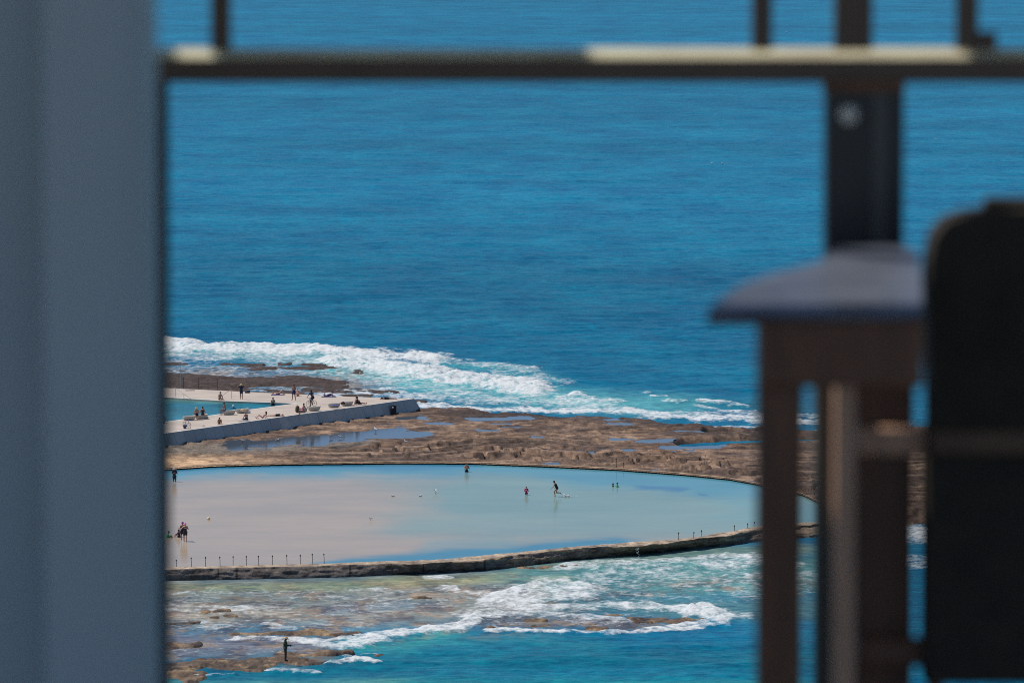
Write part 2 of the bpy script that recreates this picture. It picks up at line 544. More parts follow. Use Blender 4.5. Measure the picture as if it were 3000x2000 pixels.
def build_sea():
    ys = np.concatenate([[-299.6, -299, -298, -296, -292, -285, -270, -250, -220, -180, -130, -80, -40], np.arange(-20, 950, 2.4), np.arange(950, 2030, 1.6), [2060, 2120, 2200, 2300]])
    xs = np.concatenate([[-40000, -20000, -9000, -4000, -2000, -900, -300, 0, 150], np.arange(260, 2960, 3.0), [2980, 3020, 3100, 3250, 3600, 4500, 6500, 11000, 22000, 42000]])
    PX, PY = np.meshgrid(xs, ys)
    X, Y = at_np(PX, PY, 0.0)
    near = PY > 500
    foam = np.zeros(PX.shape)
    sub = np.where(near.any(1))[0]
    px = PX[sub]; py = PY[sub]; x_ = X[sub]; y_ = Y[sub]
    # wander of the outlines
    wx = (fbm(x_ / 9, y_ / 14, 3, 5) - 0.5) * 60
    wy = (fbm(x_ / 5, y_ / 12, 3, 9) - 0.5) * 16
    w2 = (fbm(x_ / 1.7, y_ / 3, 4, 15) - 0.5) * 60; w3 = (fbm(x_ / 1.3, y_ / 2.5, 4, 19) - 0.5) * 14
    f = np.zeros(px.shape)
    for pts, r, I in FOAM:
        I = min(I, 0.74 + 0.012 * r)
        f = np.maximum(f, I * np.minimum(1, 1.35 * soft(stroke(px + wx + w2, py + (wy + w3) * min(1, r / 12), pts, r * 1.35))) ** 0.85)
    foam[sub] = f
    col = np.broadcast_to(DEEP, PX.shape + (3,)).copy()
    c = col[sub]
    for pts, r, cc, k in TINT:
        wgt = np.clip(soft(stroke(px + wx, py + wy, pts, r)) * k, 0, 1)[..., None]
        c = c * (1 - wgt) + np.array(cc) * wgt
    # weed and rock showing through the thin sheet on the reef
    sh = soft(np.maximum(stroke(px, py, [(380, 1800), (900, 1800), (1420, 1770)], 130), stroke(px, py, [(380, 1910), (850, 1910)], 60)))
    sh = np.maximum(sh, soft(stroke(px, py, [(1450, 1825), (1950, 1830)], 30)))
    sh = np.maximum(sh, 0.8 * soft(stroke(px, py, [(300, 1100), (1050, 1120)], 45)))
    sh = np.maximum(sh, 0.55 * soft(stroke(px, py, [(1700, 1740), (2300, 1720)], 60)))
    patch = sstep(0.49, 0.60, fbm(x_ / 1.8, y_ / 3.2, 6, 31, 0.6))[..., None] * np.minimum(1, 1.5 * sh)[..., None]
    c = c * (1 - 0.6 * patch) + np.array((0.085, 0.065, 0.070)) * 0.6 * patch
    pat2 = sstep(0.53, 0.64, fbm(x_ / 2.4 + 9, y_ / 4, 6, 77, 0.6))[..., None] * np.minimum(1, 1.5 * sh)[..., None]
    c = c * (1 - 0.6 * pat2) + np.array((0.30, 0.24, 0.16)) * 0.6 * pat2
    col[sub] = c
    band = 0.78 + 0.44 * fbm(X / 170 + 4, Y / 75 + X / 700, 4, 991, 0.55)
    far = sstep(1060, 900, PY)
    col = col * (1 + far * (band - 1))[..., None]
    # heights
    calm = np.ones(PX.shape)
    calm[sub] = 1 - 0.85 * np.maximum(sh, sstep(1130, 1190, py) * (1 - sstep(1840, 1900, py)))
    u = X * math.cos(0.08) + Y * math.sin(0.08); v = -X * math.sin(0.08) + Y * math.cos(0.08)
    z = 0.07 * np.sin(v * 2 * math.pi / 34 + 3.0 * fbm(u / 60, v / 60, 2, 3) * 2) * (0.3 + fbm(u / 90, v / 120, 2, 13))
    z += 0.42 * (fbm(u / 14, v / 6.0, 3, 21) - 0.5)
    z += 0.38 * (fbm(u / 6.0, v / 2.8, 3, 41) - 0.5)
    z = z * calm * np.where(Y < 5000, 1, 0.4)
    turb = fbm(X / 1.6, Y / 2.2, 4, 51)
    z[sub] += np.clip(f, 0, 1.1) * (0.10 + 0.62 * (turb[sub] - 0.35))
    big = soft(stroke(px + wx, py + wy, FOAM[0][0], 20)) * 0.55 + soft(stroke(px + wx, py + wy, FOAM[2][0], 22)) * 0.9 + soft(stroke(px, py + wy * 0.5, FOAM[23][0], 16)) * 0.35
    z[sub] += big * (0.35 + 0.65 * turb[sub]) + soft(stroke(px, py, [(2040, 1790), (2090, 1794)], 14)) * 0.5 * turb[sub]
    V = np.stack([X, Y, z], -1).reshape(-1, 3)
    o = np_mesh('sea', V, grid_quads(*PX.shape), M['sea'], True, None,
                {'Col': ('FLOAT_COLOR', rgba(col).reshape(-1, 4)), 'foam': ('FLOAT', foam.ravel())})
    tag(o, kind='structure')


build_sea()

# ------------------------------------------------------------------ ROCK SHELVES
ZT = 0.61         # level of the water left in the hollows
SHELF_EDGE = [(300, 1190), (1180, 1196), (1230, 1190), (1300, 1195), (1400, 1203), (1530, 1205), (1620, 1212), (1700, 1212), (1800, 1218), (1900, 1226), (2000, 1240), (2100, 1244), (2240, 1240), (2600, 1246)]
FAR_RIM = [(300, 1388), (380, 1382), (470, 1376), (538, 1372), (623, 1366), (810, 1361), (1150, 1357), (1270, 1357), (1387, 1358), (1621, 1367), (1808, 1376), (1995, 1390), (2135, 1404), (2224, 1420), (2350, 1450), (2450, 1497), (2484, 1532)]
HOLLOWS = [([(700, 1300), (830, 1292), (960, 1282), (1080, 1268), (1170, 1258)], 13), ([(1040, 1274), (1140, 1272), (1240, 1268)], 9), ([(930, 1285), (1020, 1280), (1110, 1262)], 12),
           ([(1380, 1224), (1480, 1224), (1557, 1221)], 6), ([(1453, 1239), (1496, 1239)], 4), ([(1480, 1248), (1530, 1248)], 3.5), ([(1407, 1257), (1464, 1257)], 3.5),
           ([(1643, 1212), (1736, 1211)], 7), ([(1786, 1224), (1936, 1222)], 7), ([(1793, 1239), (1846, 1239)], 4), ([(1804, 1284), (1846, 1283)], 5.5), ([(1880, 1289), (1990, 1286)], 6.5),
           ([(1630, 1320), (1700, 1317), (1764, 1316)], 7.5), ([(1818, 1316), (1850, 1316)], 5), ([(1943, 1307), (2030, 1305), (2114, 1303)], 6.5), ([(1946, 1320), (1980, 1320)], 3.5),
           ([(2000, 1318), (2025, 1318)], 3.5), ([(1578, 1352), (1632, 1351)], 4), ([(1857, 1369), (1918, 1368)], 3), ([(1200, 1268), (1250, 1267)], 5), ([(2056, 1333), (2066, 1333)], 3),
           ([(1260, 1236), (1310, 1238)], 4), ([(1990, 1260), (2060, 1262)], 3.5), ([(1560, 1276), (1590, 1277)], 3), ([(2150, 1397), (2220, 1404)], 4), ([(1180, 1222), (1240, 1219)], 6)]
INLETS = [([(2010, 1291), (2120, 1286), (2240, 1280), (2500, 1276)], 11), ([(2080, 1256), (2240, 1252), (2500, 1250)], 7)]
BACK_ROCKS = [([(300, 1096), (480, 1102), (600, 1110), (700, 1116), (820, 1108), (900, 1114), (980, 1124)], 21, 0.72), ([(300, 1122), (480, 1124), (640, 1132)], 20, 0.78), ([(640, 1070), (800, 1073), (950, 1079), (1060, 1086)], 8, .6), ([(900, 1139), (1000, 1142), (1140, 1147)], 9, .66), ([(1120, 1168), (1230, 1172)], 6, .6),
              ([(480, 1064), (540, 1062)], 5, .62), ([(900, 1064), (1000, 1074), (1050, 1086)], 7, .66), ([(650, 1062), (760, 1062)], 5, .66), ([(815, 1061), (840, 1061)], 5, .62),
              ([(670, 1078), (800, 1076), (950, 1081)], 6, .6), ([(990, 1140), (1120, 1143)], 6, .64), ([(690, 1140), (800, 1142), (880, 1152)], 9, .68), ([(1000, 1156), (1080, 1157)], 5, .6), ([(480, 1085), (560, 1084)], 6, .6)]


def rock_detail(X, Y):
    q = fbm(X / 9.0, Y / 7.0, 3, 101) * 9
    fr = q - np.floor(q)
    terr = (np.floor(q) + sstep(0.62, 0.95, fr)) / 9 - 0.5
    r1 = 1 - np.abs(2 * fbm(X / 7.5 + 7, Y / 3.4, 4, 131, 0.45) - 1); r2 = 1 - np.abs(2 * fbm(X / 3.2 + 2, Y / 5.0, 3, 137, 0.45) - 1)
    crack = np.maximum(sstep(0.945, 0.985, r1), 0.8 * sstep(0.965, 0.99, r2))
    rough = fbm(X / 1.7, Y / 1.1, 4, 161, 0.6) - 0.5
    return terr, crack, rough


def build_shelf():
    ys = np.arange(1046, 1540, 0.70); xs = np.concatenate([np.arange(300, 2560, 2.4), np.arange(2560, 3060, 6.0)])
    PX, PY = np.meshgrid(xs, ys)
    keep = PY < lerp_line(FAR_RIM, PX) - 0.5
    zref = 0.25 + 0.47 * sstep(-12, 4, PY - lerp_line(SHELF_EDGE, PX)) + 0.28 * sstep(32, 7, lerp_line(FAR_RIM, PX) - PY)
    X, Y = at_np(PX, PY, zref)
    wx = (fbm(X / 6, Y / 8, 3, 205) - 0.5) * 50; wy = (fbm(X / 3, Y / 5, 4, 209) - 0.5) * 12
    terr, crack, rough = rock_detail(X, Y)
    fine = (fbm(X / 3.6, Y / 2.0, 4, 171, 0.55) - 0.5)
    edge = PY + wy - lerp_line(SHELF_EDGE, PX + wx)
    flat = sstep(1320, 1352, PY) * (1 - sstep(650, 900, PX))            # smooth sandstone in the corner
    base = -0.9 + 1.60 * sstep(-7, 5, edge)
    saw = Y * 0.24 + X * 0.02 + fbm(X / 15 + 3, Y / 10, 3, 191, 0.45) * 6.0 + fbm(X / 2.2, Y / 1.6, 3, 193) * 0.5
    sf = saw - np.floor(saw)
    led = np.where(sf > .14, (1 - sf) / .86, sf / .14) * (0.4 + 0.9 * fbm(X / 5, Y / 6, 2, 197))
    amp = 1 - 0.85 * flat
    h = base + amp * (0.40 * terr + 0.07 * rough - 0.05 * crack + 0.16 * fine + 0.30 * (led - 0.4)) + 0.10 * (fbm(X / 14, Y / 18, 3, 77) - 0.5) * amp
    wet = np.zeros(PX.shape)
    for pts, r, I in BACK_ROCKS:
        s = soft(np.clip(1.6 * stroke(PX + wx * .6, PY + wy * .5, pts, r * 1.25), 0, 1)) * I
        hb = -0.45 + s * 1.0 + (0.22 * rough + 0.25 * fine) * (s > 0.05) + 0.35 * terr - 0.1 * crack
        h = np.where(edge < 4, np.maximum(h, hb), h)
        wet = np.maximum(wet, (s > 0.02) * 0.55)
    hol = np.zeros(PX.shape); wf = fbm(X / 1.2, Y / 2.0, 4, 221, 0.6) - 0.5
    for pts, r in HOLLOWS:
        hol = np.maximum(hol, soft(np.clip(1.25 * stroke(PX + wx * .5 + wf * 30, PY + wy * min(1, r / 12) + wf * 5, pts, r * 1.45), 0, 1)))
    hol = hol * sstep(4, 12, edge)
    near = np.zeros(PX.shape)
    for pts, r in HOLLOWS:
        near = np.maximum(near, soft(np.clip(2 * stroke(PX + wx * .5, PY + wy * min(1, r / 12), pts, r * 2.2 + 4), 0, 1)))
    near = near * (hol < .98) * sstep(4, 12, edge)
    h = h * (1 - .7 * near) + (ZT + .07 + .10 * rough + .08 * fine) * .7 * near
    h = h * (1 - hol) + (ZT - 0.10 + 0.15 * rough + 0.16 * fine) * hol
    inl = np.zeros(PX.shape)
    for pts, r in INLETS:
        s = soft(np.clip(1.7 * stroke(PX + wx * .5, PY + wy * .4, pts, r * 1.25), 0, 1))
        h = h * (1 - s) - 0.6 * s
        inl = np.maximum(inl, s)
    # blocky boulders along the pool side
    dist = lerp_line(FAR_RIM, PX) - PY
    blk = sstep(12, 22, dist) * (1 - sstep(45, 75, dist)) * sstep(980, 1150, PX)
    bq = fbm(X / 2.6, Y / 2.6, 3, 301)
    h += blk * 0.42 * sstep(0.53, 0.575, bq) * (0.6 + 0.8 * fbm(X / 4, Y / 4, 2, 305))
    kerb = 1 - sstep(2.5, 7, dist)
    kt = 1.005 + 0.03 * rough
    h = np.where((hol < .3) | (dist < 5), h * (1 - kerb) + kt * kerb, h)
    h = h - 1.7 * sstep(1500, 1532, PY) * (PX > 2486)
    # stone and weed colours, with the shade of ledges painted in
    n = fbm(X / 5, Y / 6, 4, 401)[..., None]; n2 = fbm(X / 1.3, Y / 1.8, 4, 405)[..., None]
    brown = np.array((0.215, 0.138, 0.092)); tan = np.array((0.37, 0.250, 0.170)); weed_and_shade = np.array((0.075, 0.052, 0.043)); sand = np.array((0.66, 0.44, 0.26)); grey = np.array((0.21, 0.185, 0.155))
    c = brown + (tan - brown) * sstep(0.42, 0.66, n * .55 + n2 * .45)
    wd = np.clip(sstep(45, -5, edge)[..., None] * 0.75 + sstep(0.48, 0.66, fbm(X / 9 + 3, Y / 6, 5, 411, 0.6))[..., None] * 0.6 + wet[..., None], 0, 1)
    wd = np.maximum(wd, (0.8 * sstep(0.30, 0.75, hol))[..., None])
    c = c * (1 - wd) + weed_and_shade * wd
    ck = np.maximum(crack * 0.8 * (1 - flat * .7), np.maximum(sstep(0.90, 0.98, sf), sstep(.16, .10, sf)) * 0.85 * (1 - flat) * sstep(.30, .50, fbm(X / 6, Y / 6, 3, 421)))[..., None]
    c = c * (1 - ck) + weed_and_shade * ck  # cracks in weed colour; ledge faces' shade painted with the same dark tone
    g = soft(np.clip(1.5 * stroke(PX, PY, [(480, 1318), (700, 1310), (900, 1295), (1050, 1285)], 26), 0, 1))[..., None]
    c = c * (1 - .8 * g) + grey * .8 * g
    s = np.maximum(flat * sstep(0.35, 0.6, fbm(X / 9, Y / 7, 3, 415)), 0.9 * flat * sstep(0.4, 0.55, n2[..., 0]))
    s = np.maximum(s, kerb * 0.35)[..., None]
    c = c * (1 - s) + sand * s
    V = np.stack([X, Y, h], -1).reshape(-1, 3)
    Q = grid_quads(*PX.shape)
    kf = keep.ravel()[Q].all(1)
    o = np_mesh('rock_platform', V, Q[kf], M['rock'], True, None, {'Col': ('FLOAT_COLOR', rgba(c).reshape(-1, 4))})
    tag(o, kind='structure')
    # the water standing in the hollows
    hm = (h.ravel() < ZT + 0.03) & (hol.ravel() > 0.02) & (inl.ravel() < 0.02)
    kq = hm[Q].any(1) & kf & (inl.ravel()[Q] < 0.05).all(1)
    W = np.stack([X, Y, np.full(X.shape, ZT)], -1).reshape(-1, 3)
    Qw = Q[kq]
    u, inv = np.unique(Qw, return_inverse=True)
    cw = np.broadcast_to(np.array((0.07, 0.085, 0.10)), (len(u), 3))
    o = np_mesh('tide_pool_water', W[u], inv.reshape(-1, 4), M['tide'], True, None, {'Col': ('FLOAT_COLOR', rgba(cw))})
    tag(o, kind='structure')


build_shelf()

REEF = [([(1480, 1829), (1650, 1833), (1800, 1837), (1950, 1833)], 9, .52), ([(300, 1912), (600, 1914), (800, 1920), (900, 1926)], 15, .49), ([(300, 1962), (500, 1956), (600, 1946), (700, 1944), (770, 1948)], 16, .75), ([(300, 1985), (480, 1978), (570, 1982)], 15, .85), ([(650, 1958), (760, 1956)], 9, .6),
        ([(740, 1938), (836, 1939), (940, 1943)], 11, .72), ([(930, 1918), (1000, 1917), (1025, 1915)], 5, .62), ([(300, 1895), (480, 1894), (575, 1892)], 9, .66),
        ([(300, 1830), (480, 1829), (585, 1821)], 6, .7), ([(600, 1793), (655, 1790)], 7, .7), ([(628, 1811), (676, 1808)], 7, .74), ([(620, 1838), (685, 1839)], 4, .6),
        ([(690, 1857), (830, 1853), (950, 1856), (1040, 1859)], 7, .6), ([(1212, 1757), (1262, 1755)], 3.5, .6), ([(1042, 1728), (1056, 1727)], 3, .6),
        ([(1430, 1842), (1600, 1847), (1683, 1849), (1800, 1847), (1930, 1840)], 6, .62), ([(1543, 1821), (1592, 1820)], 4.5, .75), ([(1866, 1821), (1950, 1819), (2012, 1821)], 8, .78),
        ([(1772, 1803), (1850, 1806)], 4, .64), ([(1850, 1810), (1960, 1814), (2065, 1819)], 6, .62), ([(1725, 1842), (1772, 1841)], 6, .74), ([(1520, 1664), (1600, 1662), (1680, 1657)], 5, .62),
        ([(2060, 1640), (2230, 1637)], 3.5, .56), ([(1120, 1922), (1100, 1925)], 4, .56), ([(1990, 1812), (2060, 1816)], 4, .66)]


def build_reef():
    ys = np.arange(1640, 2014, 0.9); xs = np.arange(300, 2360, 2.4)
    PX, PY = np.meshgrid(xs, ys)
    X, Y = at_np(PX, PY, 0.0)
    wx = (fbm(X / 3, Y / 5, 3, 505) - 0.5) * 40; wy = (fbm(X / 2, Y / 4, 5, 509, 0.6) - 0.5) * 14
    terr, crack, rough = rock_detail(X + 50, Y)
    h = np.full(PX.shape, -0.6) + 0.2 * rough
    for pts, r, I in REEF:
        s = soft(np.clip(1.7 * stroke(PX + wx * .6, PY + wy * min(1, r / 9), pts, r * 1.25), 0, 1))
        hb = -0.40 + s * I * 0.84 + (0.34 * rough + 0.26 * (fbm(X / 1.2, Y / 1.8, 4, 171, 0.6) - 0.5)) * s + 0.6 * terr * s - 0.12 * crack * s
        h = np.maximum(h, hb)
    stand = soft(np.clip(1.5 * stroke(PX, PY, [(820, 1936), (856, 1937)], 5, 0.15), 0, 1))
    h = h * (1 - stand) + 0.36 * stand
    n = fbm(X / 2.2, Y / 3, 5, 601)[..., None]
    a = np.array((0.15, 0.105, 0.075)); b = np.array((0.30, 0.215, 0.13)); d = np.array((0.055, 0.045, 0.045))
    c = a + (b - a) * sstep(0.42, 0.62, n)
    k = sstep(0.5, 0.64, fbm(X / 1.5 + 4, Y / 2, 4, 611))[..., None] * 0.7
    c = c * (1 - k) + d * k
    V = np.stack([X, Y, h], -1).reshape(-1, 3)
    o = np_mesh('reef', V, grid_quads(*PX.shape), M['rock'], True, None, {'Col': ('FLOAT_COLOR', rgba(c).reshape(-1, 4))})
    tag(o, kind='structure')


build_reef()

# ------------------------------------------------------------------ ROUND WADING POOL
ZP = 0.86
NEAR_RIM = [(300, 1668), (380, 1666), (478, 1661), (674, 1656), (946, 1650), (1150, 1642), (1270, 1638), (1340, 1633), (1480, 1621), (1621, 1606), (1761, 1596), (1901, 1584), (2042, 1572), (2135, 1556), (2229, 1538), (2350, 1532), (2484, 1530)]
RIM_TOP = [(300, 1674), (478, 1668), (695, 1662), (946, 1657), (1150, 1650), (1200, 1653), (1410, 1640), (1574, 1619), (1761, 1602), (1868, 1600), (1995, 1586), (2135, 1568), (2229, 1546), (2350, 1538), (2484, 1534)]
RIM_BASE = [(300, 1706), (478, 1702), (695, 1699), (878, 1695), (1014, 1692), (1200, 1682), (1387, 1675), (1527, 1661), (1668, 1642), (1855, 1625), (1995, 1611), (2135, 1597), (2229, 1587), (2350, 1578), (2484, 1570)]


def build_round_pool():
    xs = np.arange(300, 2482, 4.0); ts = np.linspace(0, 1, 180)
    PX, T = np.meshgrid(xs, ts)
    y0 = lerp_line(FAR_RIM, PX) - 1.5; y1 = lerp_line(NEAR_RIM, PX) + 5
    PY = y0 + (y1 - y0) * T
    X, Y = at_np(PX, PY, ZP)
    wx = (fbm(X / 12, Y / 12, 4, 705) - 0.5) * 260; wy = (fbm(X / 9, Y / 16, 4, 709) - 0.5) * 46 + (fbm(X / 7, Y / 4, 4, 719, 0.65) - 0.5) * 16
    c = np.broadcast_to(np.array((0.44, 0.355, 0.268)), PX.shape + (3,)).copy()       # thin water over pale sand
    for pts, r, cc, k in [
        ([(1500, 1450), (1900, 1480), (2400, 1500)], 150, (0.23, 0.35, 0.315), 1.4),
        ([(1200, 1540), (1700, 1540), (2300, 1520)], 70, (0.26, 0.36, 0.32), 0.9),
        ([(300, 1380), (800, 1372), (1400, 1370), (1900, 1400), (2300, 1440)], 42, (0.11, 0.31, 0.375), 1.2),
        ([(300, 1374), (800, 1366), (1400, 1362)], 20, (0.05, 0.23, 0.36), 0.9),
        ([(1850, 1425), (1990, 1432)], 13, (0.06, 0.20, 0.34), 0.95), ([(2080, 1446), (2110, 1448)], 6, (0.06, 0.2, 0.32), 0.7),
        ([(1000, 1650), (1200, 1636), (1500, 1610), (1750, 1590)], 29, (0.065, 0.245, 0.345), 1.2),
        ([(1250, 1600), (1500, 1585)], 26, (0.22, 0.36, 0.36), 0.6),
        ([(2200, 1480), (2480, 1520)], 60, (0.19, 0.36, 0.36), 1.0)]:
        wgt = np.clip(soft(stroke(PX + wx, PY + wy * min(1, r / 40), pts, r)) * k, 0, 1)[..., None]
        c = c * (1 - wgt) + np.array(cc) * wgt
    V = np.stack([X, Y, np.full(X.shape, ZP)], -1).reshape(-1, 3)
    o = np_mesh('wading_pool_water', V, grid_quads(*PX.shape), M['pool'], True, None, {'Col': ('FLOAT_COLOR', rgba(c).reshape(-1, 4))})
    tag(o, kind='structure')
    # near wall of the pool: water edge, worn top, rough face
    xs = np.concatenate([np.arange(300, 2484, 2.2), [2484]])
    a = np.stack([*at_np(xs, lerp_line(NEAR_RIM, xs), 0.95), np.full(xs.shape, 0.95)], -1)
    b = np.stack([*at_np(xs, lerp_line(RIM_TOP, xs), 0.95), np.full(xs.shape, 0.95)], -1)
    d = np.stack([*at_np(xs, lerp_line(RIM_BASE, xs), -0.05), np.full(xs.shape, -0.05)], -1)
    rows = [a + (0, 0.5, -0.6), a + (0, 0.05, -0.05)]
    for t in np.linspace(0, 1, 9):
        rows.append(a + (b - a) * t)
    nf = 16
    for t in np.linspace(0, 1, nf)[1:]:
        rows.append(b + (d - b) * t + (0, -0.12 * math.sin(math.pi * t), 0))
    rows.append(d + (0, 0.1, -0.8))
    P = np.stack(rows)
    X, Y, Z = P[..., 0], P[..., 1], P[..., 2]
    L = np.arange(len(xs))[None, :] * 0.07
    R = np.arange(len(rows))[:, None] * 1.0
    worn = sstep(1050, 1300, xs)[None, :]
    nz = fbm(L / 0.9 + 0 * R, R / 3.0 + 0 * L, 5, 811) - 0.5
    n2 = fbm(L / 3.5 + 0 * R, R / 9 + 0 * L, 3, 821) - 0.5
    face = (R > 9).astype(float)
    Y -= face * (0.25 + 0.5 * worn) * nz + face * 0.5 * n2 * worn
    Z += (R > 1) * (R < 22) * ((0.06 + 0.16 * worn) * nz + 0.18 * n2 * worn)
    # the long horizontal break in the stone at the right end
    cr = sstep(1950, 2010, xs)[None, :] * (np.abs(R - 13 - 2.0 * np.sin(L / 2.3)) < 1.1)
    Y += cr * 0.45
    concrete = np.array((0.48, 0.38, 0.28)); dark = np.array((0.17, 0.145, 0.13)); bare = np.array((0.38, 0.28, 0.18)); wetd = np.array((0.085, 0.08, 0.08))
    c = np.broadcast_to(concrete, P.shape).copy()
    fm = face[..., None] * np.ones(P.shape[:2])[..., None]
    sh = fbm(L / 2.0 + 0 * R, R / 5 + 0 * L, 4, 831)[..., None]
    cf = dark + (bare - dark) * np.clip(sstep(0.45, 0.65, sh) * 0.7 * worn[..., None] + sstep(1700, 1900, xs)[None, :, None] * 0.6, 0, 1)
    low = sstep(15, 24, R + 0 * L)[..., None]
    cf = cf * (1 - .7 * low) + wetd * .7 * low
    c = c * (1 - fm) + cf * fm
    st = (1 - face)[..., None] * sstep(0.5, 0.62, sh) * worn[..., None] * 0.6
    c = c * (1 - st) + np.array((0.15, 0.12, 0.10)) * st
    for sx_ in (640, 694, 1026, 1240, 1420):
        c[10:, np.abs(xs - sx_) < 2.5] *= 0.35
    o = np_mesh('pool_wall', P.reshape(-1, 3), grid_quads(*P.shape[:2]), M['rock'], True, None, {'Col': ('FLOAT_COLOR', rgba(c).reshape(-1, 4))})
    tag(o, 'low weathered wall curving round the wading pool, bleached top, dark wet face', 'sea wall')
    # far rim: low dark concrete lip between pool and rock
    xs = np.concatenate([np.arange(300, 2484, 6.0), [2484]])
    yy = lerp_line(FAR_RIM, xs)
    e0 = np.stack([*at_np(xs, yy, ZP), np.full(xs.shape, ZP - 0.3)], -1)
    e1 = e0 + (0, 0, 0.30 + 0.14); e2 = e1 + (0, 0.06, 0.02); e3 = e1 + (0, 0.7, 0.03); e4 = e1 + (0, 0.9, -0.25)
    jit = 0.05 * (fbm(xs / 40, xs * 0, 4, 841) - 0.5)
    P = np.stack([e0, e1, e2, e3, e4]); P[1:4, :, 2] += jit
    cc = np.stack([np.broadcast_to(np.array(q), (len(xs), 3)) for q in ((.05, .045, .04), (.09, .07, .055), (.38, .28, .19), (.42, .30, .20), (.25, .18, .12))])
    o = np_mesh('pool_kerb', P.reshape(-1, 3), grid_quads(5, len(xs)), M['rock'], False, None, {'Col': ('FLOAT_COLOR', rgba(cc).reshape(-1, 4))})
    tag(o, 'thin sandy kerb along the far edge of the wading pool below the brown rock platform', 'kerb')


build_round_pool()

# thin iron pins on the walls
PINS = [(517, 1660, .62), (561, 1660, .82), (602, 1659, .84), (645, 1658, .84), (683, 1657, .84), (722, 1656, .84), (758, 1655, .82), (798, 1654, .82), (841, 1653, .84), (880, 1652, .82), (916, 1651, .88), (950, 1650, .86)]
PINS_R = [(1988, 1579, .62), (2032, 1574, .5), (2056, 1570, .54), (2152, 1553, .46), (2190, 1545, .4), (2209, 1540, .38)]
PINS_F = [(1806, 1371, .95), (1827, 1372, .6)]


def pin(x, y, h, z, label, group, knob):
    bm = bmesh.new()
    lean = random.uniform(-0.04, 0.04)
    tube(bm, [(0, 0, -0.1), (lean * .3, 0, h * 0.5), (lean, 0, h)], 0.024, 6)
    tube(bm, [(lean, 0, h - knob), (lean, 0, h - knob * .6), (lean, 0, h), (lean, 0, h + .03)], [0.03, 0.055, 0.055, 0.02], 8)
    o = bm_obj('iron_post', bm, M['iron'])
    o.location = at(x, y, z)
    tag(o, label, 'post', group)


ORD = 'first second third fourth fifth sixth seventh eighth ninth tenth eleventh last'.split()
for i, (x, y, h) in enumerate(PINS):
    lab = 'thin iron post, %s from the grey wall in the straight row on the pool wall' % ORD[i]
    pin(x, y, h, 0.95, lab, 'iron posts in a row on the pool wall', 0.13)
rl = ['thin iron post nearest the water spill on the broken pool wall', 'leaning iron post, first of the close pair on the broken pool wall', 'leaning iron post, second of the close pair on the broken pool wall',
      'lone iron post between the close pair and the brown timber leg on the pool wall', 'small iron post second nearest the brown timber leg on the pool wall', 'smallest iron post right beside the brown timber leg on the pool wall']
for (x, y, h), l in zip(PINS_R, rl):
    pin(x, y, h, 0.97, l, 'loose iron posts along the broken pool wall', 0.13)
pin(*PINS_F[0], ZP, 'taller thin pole on the far rim of the wading pool behind the two bathers', 'poles on the far rim', 0.08)
pin(*PINS_F[1], ZP, 'shorter thin pole on the far rim of the wading pool behind the two bathers', 'poles on the far rim', 0.08)

# ------------------------------------------------------------------ OCEAN BATHS (concrete deck with pool)
ZD = 2.0


def uv(u, v):           # points measured in an enlarged piece of the photograph
    return 470 + u / 2.94, 980 + v / 2.94


def uvz(u, v, z=ZD):
    return at(*uv(u, v), z)


FRONT = [(-300, 898), (20, 853), (600, 772), (1170, 690), (1760, 612), (2185, 551)]
BASE = [(-300, 1005), (20, 962), (380, 905), (870, 840), (1170, 790), (1480, 752), (1760, 716), (2000, 690), (2238, 657)]
BACK = [(-300, 436), (20, 458), (500, 480), (900, 500), (1220, 514), (1600, 533), (2000, 546)]
P_BACK = [(-300, 522), (20, 538), (560, 571), (1165, 592)]
P_FRONT = [(-300, 800), (50, 748), (400, 700), (760, 645), (1165, 592)]


